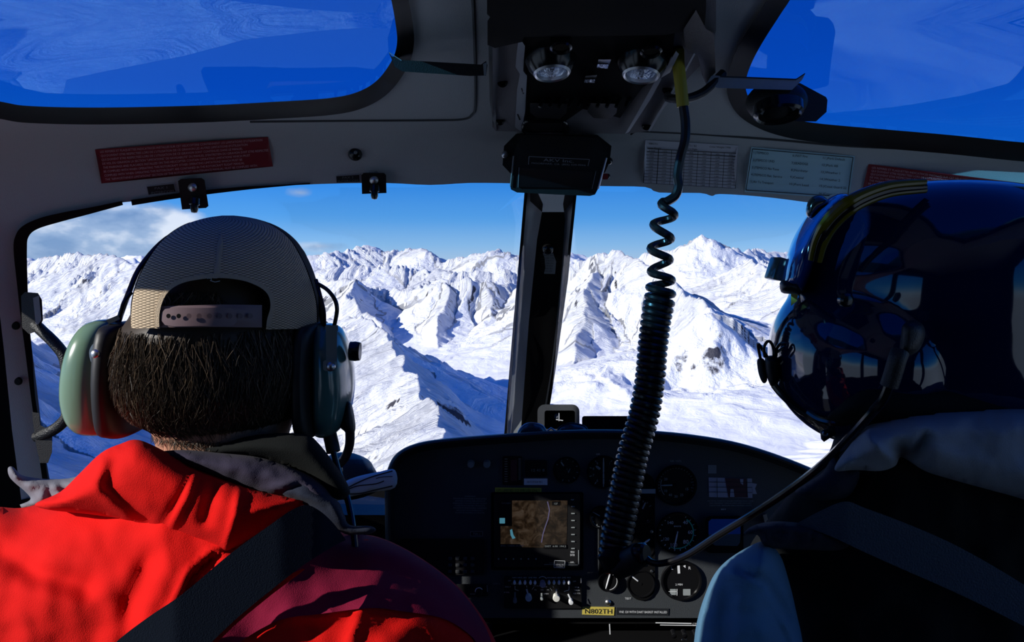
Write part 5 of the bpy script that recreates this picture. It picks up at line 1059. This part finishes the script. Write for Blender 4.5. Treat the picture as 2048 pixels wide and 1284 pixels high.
M['plastic'] = mat('mauve_plastic', (.19, .125, .135), .5)
sheet('strap', [(316, 613), (330, 612), (440, 609), (524, 610), (524, 655), (440, 654), (318, 655)], lambda x, y: capd(x, y, .000), M['plastic'], step=8, thick=.003, root=capt)
sheet('strap_tongue', smooth([(330, 618), (400, 616), (450, 615), (468, 620), (476, 634), (468, 650), (450, 653), (400, 652), (330, 650)], 3), lambda x, y: capd(x, y, .0022), M['plastic'], step=8, thick=.002, root=capt)
for i in range(9):
    x = 337 + i * 20.5
    flat('snap_hole', [disk(x, 632, 4.6 if i < 2 else 5.2, 16)], lambda a, b2: capd(a, b2, .003), M['mblack'] if i < 2 else mat('snap_stud', (.10, .06, .066), .5), capt)
flat('emblem', [stroke(a, b2, 1.6) for a, b2 in (((412, 551), (420, 549)), ((412, 556), (422, 557)), ((418, 550), (415, 558)), ((424, 551), (434, 550)), ((426, 556), (435, 556)), ((420, 561), (430, 564)), ((430, 564), (440, 562)), ((424, 553), (422, 561)))], lambda a, b2: capd(a, b2 * 0 + 566, .0) + .002, M['rail'], capt)

# ---------------------------------------------------------------- headset
hs = thing('headset', P(445, 870, .80), 'green aviation headset with black pads and a microphone boom worn over the cap', 'headset')
M['cupg'] = mat('lit_green_shell', (.15, .25, .17), .25, spec=.5, coat=.2); M['cupd'] = mat('shaded_green_shell', (.06, .14, .12), .2, spec=.5, coat=.4)  # one green shell in two colours: lit tone left, shaded tone right
M['padb'] = mat('black_ear_seal', (.006, .006, .007), .5)
v, f, _ = loft([(640, 196, 222, .80, .012), (648, 180, 232, .80, .026), (670, 166, 238, .80, .038), (705, 154, 241, .80, .045), (750, 147, 243, .80, .048), (795, 146, 243, .80, .047), (832, 154, 240, .80, .042), (855, 168, 234, .80, .032), (865, 186, 224, .80, .016)], 36, 5, 2.4)
e1 = MB().add(v, f).build('ear_cup', M['cupg'], hs); e1['label'] = 'green left ear cup in a lit tone'
v, f, _ = loft([(648, 634, 662, .80, .014), (660, 632, 680, .80, .03), (690, 632, 692, .80, .042), (730, 632, 701, .80, .047), (775, 632, 704, .80, .047), (815, 631, 700, .80, .044), (845, 630, 690, .80, .036), (862, 632, 676, .80, .026), (871, 638, 662, .80, .012)], 36, 5, 2.4)
e2 = MB().add(v, f).build('ear_cup', M['cupd'], hs); e2['label'] = 'green right ear cup in a shaded tone'
for (a, b2) in ((226, 278), (602, 645)):
    v, f, _ = loft([(644, a + 10, b2 - 8, .80, .03), (660, a + 2, b2, .80, .052), (750, a, b2, .80, .060), (840, a, b2, .80, .052), (862, a + 8, b2 - 4, .80, .034), (868, a + 14, b2 - 12, .80, .02)], 28, 4, 2.6)
    MB().add(v, f).build('ear_pad', M['padb'], hs)
band = smooth([(236, 645, .80), (256, 590, .82), (284, 530, .85), (345, 470, .875), (440, 444, .885), (520, 456, .875), (590, 500, .845), (628, 570, .82), (648, 652, .80)], 6, False)
MB().tube([P(*a) for a in band], .0030, 8).build('headband', M['gloss'], hs)
MB().tube([P(*a) for a in smooth([(520, 470, .875), (556, 478, .868), (590, 500, .85), (604, 530, .84)], 5, False)], [.010] * 16, 12, flat=.6).build('headband_pad', M['blackc'], hs)
pipe('wire', [(636, 568, .79), (655, 580, .785), (670, 600, .78), (674, 622, .78), (668, 655, .785)], .0022, M['gloss'], hs, 8)
pipe('wire', [(632, 560, .80), (640, 590, .79), (648, 625, .785), (648, 655, .785)], .0022, M['gloss'], hs, 8)
pipe('wire', [(262, 585, .80), (248, 605, .79), (240, 635, .785)], .0022, M['gloss'], hs, 8)
M['steel'] = mat('stainless_bracket', (.32, .36, .38), .3, metal=.9)
st = sheet('stirrup', rrect(652, 652, 674, 737, 4), .748, M['steel'], step=10, thick=.004, root=hs)
sheet('stirrup', rrect(646, 720, 670, 742, 6), .744, M['steel'], step=10, thick=.004, root=hs)
sheet('stirrup', smooth([(184, 690), (196, 682), (212, 684), (212, 700), (200, 710), (196, 730), (184, 728), (178, 706)], 3), .75, M['steel'], step=10, thick=.004, root=hs)
sheet('slider_clip', [(650, 652), (676, 650), (676, 662), (652, 663)], .744, M['steel'], step=10, thick=.012, root=hs)
sheet('slider_clip', [(212, 640), (236, 630), (240, 638), (218, 648)], .77, M['gloss'], step=10, thick=.012, root=hs)
for (x, y) in ((192, 708), (661, 733)): MB().ell(P(x, y, .745), (.005, .004, .005)).build('pivot_screw', M['metal'], hs)
MB().lathe(P(700, 702, .79), (1, 0, -.05), [(.010, 0), (.0105, .006), (.0095, .011), (.0001, .012)], 20).build('volume_knob', M['gloss'], hs)
inflate('boom_mount', smooth([(688, 806), (702, 806), (710, 840), (710, 862), (700, 872), (688, 862), (680, 850)], 4), .79, .012, M['padb'], width=14, step=5, root=hs)
pipe('microphone_boom', [(700, 862, .79), (699, 890, .80), (690, 915, .815), (676, 930, .83), (662, 938, .85)], .0050, M['padb'], hs, 12)
MB().ell(P(655, 942, .86), (.018, .014, .010)).build('microphone', M['padb'], hs)
pipe('strain_relief', [(658, 862, .79), (662, 880, .785), (667, 904, .78)], .0075, M['padb'], hs, 12)
pipe('cable', [(666, 900, .78), (676, 940, .775), (690, 980, .77), (700, 1020, .76), (706, 1056, .75), (712, 1110, .74)], .0034, M['gloss'], hs, 10)

# ---------------------------------------------------------------- pilot
pi = thing('person', P(1950, 1900, .80), 'pilot on the right in a blue helmet and grey jacket, facing forward', 'person')
mb = MB()
v, f, _ = loft([(470, 1800, 1960, .80, .03), (500, 1740, 2010, .80, .07), (600, 1700, 2040, .80, .09), (700, 1690, 2040, .80, .09), (790, 1710, 2030, .80, .08), (860, 1760, 2010, .80, .065), (920, 1770, 2010, .80, .065), (1000, 1720, 2100, .80, .09), (1150, 1640, 2300, .80, .11), (1500, 1620, 2350, .80, .12), (1880, 1640, 2330, .80, .12)], 40, 4)
mb.add(v, f); mb.ell(P(1690, 700, .86), (.02, .016, .02)); mb.ell(P(1712, 640, .86), (.014, .014, .012)); mb.ell(P(1706, 760, .86), (.02, .02, .014)); mb.ell(P(1730, 800, .85), (.03, .03, .025))
me = mb.mesh('body'); origin_to(me, pi.location); bo = link(me, 'body', M['skin'], pi)
rm = bo.modifiers.new('remesh', 'REMESH'); rm.mode = 'VOXEL'; rm.voxel_size = .008; rm.use_smooth_shade = True
sm = bo.modifiers.new('smooth', 'SMOOTH'); sm.iterations = 5
inflate('vest', smooth([(1700, 838), (1672, 870), (1660, 900), (1640, 935), (1600, 960), (1560, 1010), (1520, 1060), (1500, 1110), (1560, 1180), (1590, 1284), (1600, 1500), (1610, 1900), (2500, 1900), (2520, 1300), (2450, 1000), (2300, 880), (2150, 820), (2000, 790), (1850, 780), (1760, 800)], 5), .82, .13, M['blackc'], back=.12, width=260, step=16, root=pi, extra=lambda x, y: .008 * vnz(x, y, 110))
cf = lambda x, y: (.005 * vnz(x, y, 90) + crease(x, y, [(1722, 862), (1760, 900), (1800, 925), (1860, 950)], 9, .012) - crease(x, y, [(1800, 900), (1830, 915), (1850, 880)], 14, .014) - crease(x, y, [(1700, 905), (1740, 925), (1790, 940)], 14, .008))
inflate('hood', smooth([(1672, 942), (1674, 925), (1700, 890), (1722, 864), (1740, 850), (1790, 836), (1850, 825), (1920, 818), (2000, 814), (2150, 822), (2300, 880), (2330, 1060), (2150, 1040), (2050, 1000), (1980, 980), (1900, 958), (1850, 942), (1815, 920), (1800, 915), (1790, 932), (1760, 942), (1710, 940)], 5), .68, .05, M['teal'], back=.05, width=55, step=8, root=pi, extra=cf)
inflate('collar', smooth([(1590, 985), (1610, 968), (1645, 945), (1662, 915), (1670, 900), (1690, 930), (1720, 945), (1700, 990), (1660, 1000), (1620, 1000)], 4), .72, .03, M['navy'], width=30, step=8, root=pi, extra=lambda x, y: .004 * vnz(x, y, 30))
sf = lambda x, y: (.005 * vnz(x, y, 90) + crease(x, y, [(1432, 1146), (1480, 1150), (1530, 1180), (1590, 1290)], 5, .006) - crease(x, y, [(1480, 1140), (1530, 1165), (1575, 1230)], 12, .010) - crease(x, y, [(1455, 1180), (1448, 1284)], 20, .010))
inflate('sleeve', smooth([(1388, 1284), (1396, 1235), (1410, 1190), (1428, 1150), (1455, 1120), (1500, 1092), (1530, 1084), (1560, 1110), (1580, 1170), (1594, 1230), (1606, 1290), (1615, 1400), (1610, 1620), (1385, 1620), (1380, 1400)], 5), .70, .065, M['sleeve'], back=.06, width=85, step=8, root=pi, extra=sf)
inflate('shoulder_roll', smooth([(1486, 1070), (1505, 1052), (1545, 1043), (1600, 1046), (1650, 1058), (1700, 1082), (1680, 1100), (1620, 1100), (1570, 1098), (1530, 1094), (1515, 1070)], 4), .69, .03, M['navy'], width=20, step=6, root=pi, extra=lambda x, y: .004 * vnz(x, y, 22) + crease(x, y, [(1510, 1060), (1560, 1052), (1640, 1070)], 5, .005))
# shoulder strap of the harness
hn = thing('harness_strap', P(1850, 1250, .66), 'broad grey blue harness strap crossing the pilot shoulder', 'strap')
HL = smooth([(1592, 1048), (1640, 1022), (1690, 1003), (1730, 1016), (1800, 1042), (1900, 1085), (2000, 1140), (2120, 1215)], 5, False)
HRr = smooth([(2120, 1290), (2000, 1228), (1900, 1180), (1800, 1136), (1720, 1100), (1660, 1072), (1592, 1048)], 5, False)
sheet('webbing', HL + HRr[:-1], lambda x, y: np.interp(x, [1590, 1690, 1900, 2120], [.672, .650, .655, .66]) - .012 * np.sin((y - 1000) / 40.0) * 0, M['strap'], step=12, thick=.004, root=hn)

# ---------------------------------------------------------------- helmet
he = thing('helmet', P(1850, 850, .80), 'glossy dark blue flight helmet with a visor housing and microphone boom', 'helmet')
M['hel'] = mat('dark_blue_gloss', (.0015, .006, .030), .07, spec=.45, coat=.6)
mb = MB()
v, f, _ = loft([(366, 1815, 1905, .80, .03), (373, 1755, 1975, .80, .07), (390, 1700, 2040, .80, .105), (425, 1655, 2090, .80, .130), (480, 1622, 2125, .80, .146), (540, 1602, 2145, .80, .152), (600, 1596, 2150, .80, .153), (660, 1600, 2150, .80, .150), (720, 1608, 2148, .80, .146), (780, 1622, 2140, .80, .138), (815, 1650, 2125, .80, .128), (835, 1680, 2110, .80, .118)], 72, 5)
mb.add(v, f)
mb.ell(P(1706, 712, .79), (.080, .128, .092), nu=36, nv=28)
me = mb.mesh('shell'); origin_to(me, he.location); so = link(me, 'shell', M['hel'], he)
rm = so.modifiers.new('remesh', 'REMESH'); rm.mode = 'VOXEL'; rm.voxel_size = .0035; rm.use_smooth_shade = True
sm = so.modifiers.new('smooth', 'SMOOTH'); sm.iterations = 22; sm.factor = .6
inflate('lower_pad', smooth([(1655, 838), (1680, 810), (1705, 786), (1740, 770), (1790, 764), (1870, 766), (2000, 775), (2120, 790), (2140, 830), (2000, 870), (1900, 872), (1780, 862), (1720, 850)], 4), .70, .04, M['blackc'], back=.14, width=50, step=10, root=he)
pipe('edge_roll', [(1618, 826, .75), (1640, 840, .73), (1668, 846, .71), (1700, 842, .70), (1740, 838, .69)], .0035, M['gloss'], he, 8)
inflate('visor_cover', smooth([(1562, 578), (1566, 545), (1574, 510), (1590, 470), (1612, 435), (1640, 405), (1672, 386), (1700, 392), (1672, 430), (1648, 475), (1634, 520), (1620, 560), (1606, 586), (1580, 584)], 5), .79, .07, mat('blue_visor_cover', (.006, .05, .26), .08, spec=.6, coat=1.0), back=.07, width=40, step=6, root=he)
inflate('visor_edge', smooth([(1563, 560), (1598, 562), (1602, 588), (1584, 588), (1562, 584)], 3), .76, .03, M['black'], width=14, step=5, root=he)
yb = bpy.data.materials.new('yellow_reflection'); yb.use_nodes = True; t = yb.node_tree; b = t.nodes['Principled BSDF']; b.inputs['Roughness'].default_value = .2  # yellowish stripe reflections on the shell, built as coloured bands
b.inputs['Base Color'].default_value = (.10, .085, .004, 1)
def bandd(x, y): return np.interp(x, [1600, 1650, 1700, 1800, 1900], [.735, .70, .685, .690, .70])
for k, (w0, mm) in enumerate(((0, yb), (9, M['gloss']), (16, yb))):
    q = smooth([(1622, 520), (1632, 482), (1652, 445), (1684, 412), (1724, 388), (1780, 370), (1850, 364)], 6, False)
    qo = offset(q, w0); qo = qo if qo[20][1] > q[20][1] else offset(q, -w0)
    MB().tube([P(x, y, float(bandd(x, y)) + .004 * k) for x, y in qo], [.003 + .002 * math.sin(math.pi * i / (len(qo) - 1)) for i in range(len(qo))], 10).build('reflection_band', mm, he)
inflate('visor_knob', smooth([(1612, 418), (1618, 400), (1632, 391), (1650, 394), (1658, 408), (1640, 420), (1624, 436), (1614, 432)], 4), .75, .014, M['gloss'], width=12, step=5, root=he)
MB().lathe(P(1688, 600, .652), (0, -1, 0), [(.006, .0), (.006, .006), (.004, .008), (.0001, .0085)], 20).build('visor_screw', M['gloss'], he)
# clip-on box at the brow
Rm = Matrix.Rotation(math.radians(-14), 3, 'Y').transposed()
MB().box(P(1553, 538, .80), (.011, .03, .024), Matrix.Rotation(math.radians(16), 3, 'Y'), bev=.002).build('brow_mount', M['gloss'], he)
MB().tube([P(1558, 552, .80), P(1572, 556, .80)], .003, 8).build('mount_arm', M['gloss'], he)
sheet('visor_tab', [(1582, 586), (1596, 588), (1594, 602), (1582, 612)], .78, M['yellow'], step=10, thick=.004, root=he)
pipe('microphone_boom', [(1548, 770, .79), (1560, 785, .785), (1578, 803, .775), (1602, 822, .76), (1630, 836, .745), (1662, 842, .73)], .0038, M['gloss'], he, 10)
inflate('microphone', smooth([(1530, 716), (1545, 711), (1556, 716), (1560, 740), (1558, 762), (1548, 773), (1540, 770), (1532, 745)], 4), .79, .012, M['padb'], width=12, step=5, root=he)
inflate('microphone_muff', smooth([(1514, 722), (1522, 716), (1530, 722), (1534, 745), (1534, 762), (1526, 766), (1518, 750)], 4), .80, .010, mat('foam_muff', (.02, .022, .022), .95), width=10, step=5, root=he)
for pts in ([(1521, 718, .795), (1516, 688, .79), (1528, 704, .79), (1536, 716, .79)], [(1530, 714, .785), (1528, 696, .78), (1534, 684, .78), (1541, 684, .78), (1547, 696, .78), (1548, 716, .785)], [(1552, 712, .785), (1554, 696, .78), (1564, 686, .775), (1578, 688, .77), (1590, 704, .765), (1594, 722, .76)], [(1554, 704, .785), (1575, 692, .775), (1585, 702, .77), (1562, 728, .78)]):
    pipe('wire_loop', pts, .0016, M['gloss'], he, 7)
inflate('chin_tab', [(1640, 862), (1664, 852), (1682, 852), (1684, 862), (1660, 876), (1648, 884), (1642, 878)], .74, .006, M['print'], width=10, step=4, root=he)
MB().tube([P(1651 + 5 * math.cos(a), 867 + 4 * math.sin(a), .732) for a in [i * .5 for i in range(9)]], .0010, 6).build('snap_ring', M['metal'], he)
hc = thing('communication_lead', P(1560, 1000, .70), 'black cable running from the blue helmet down to the coiled cord plug', 'cable')
pipe('cable', [(1292, 1116, .92), (1302, 1124, .915), (1320, 1127, .91), (1350, 1120, .90), (1385, 1104, .885), (1440, 1068, .86), (1500, 1032, .83), (1560, 993, .79), (1610, 957, .76), (1650, 924, .73), (1690, 885, .69), (1735, 835, .655), (1765, 800, .645), (1780, 765, .638)], .0042, M['gloss'], hc, 10)
pipe('plug', [(1778, 772, .638), (1786, 748, .636), (1794, 720, .634), (1800, 704, .636)], .0075, M['black'], hc, 14)
inflate('jack_housing', smooth([(1806, 650), (1826, 640), (1846, 650), (1850, 672), (1838, 700), (1815, 712), (1800, 700), (1802, 670)], 4), .645, .014, M['black'], width=18, step=6, root=hc)

# ---------------------------------------------------------------- seats below the frame, so that both people sit on something
M['seat'] = cloth('dark_seat_cloth', (.02, .022, .025))
for px, lab in ((400, 'dark seat cushion under the passenger in red'), (1990, 'dark seat cushion under the pilot')):
    c = P(px, 1930, .95); s = thing('seat', (c.x, .85, 0), lab, 'seat', 'seats of the two people')
    MB().box((c.x, .93, c.z - .08), (.46, .50, .14), bev=.03).build('cushion', M['seat'], s)
    MB().box((c.x, .93, (c.z - .15) / 2), (.30, .36, c.z - .15), bev=.01).build('pedestal', M['black'], s)
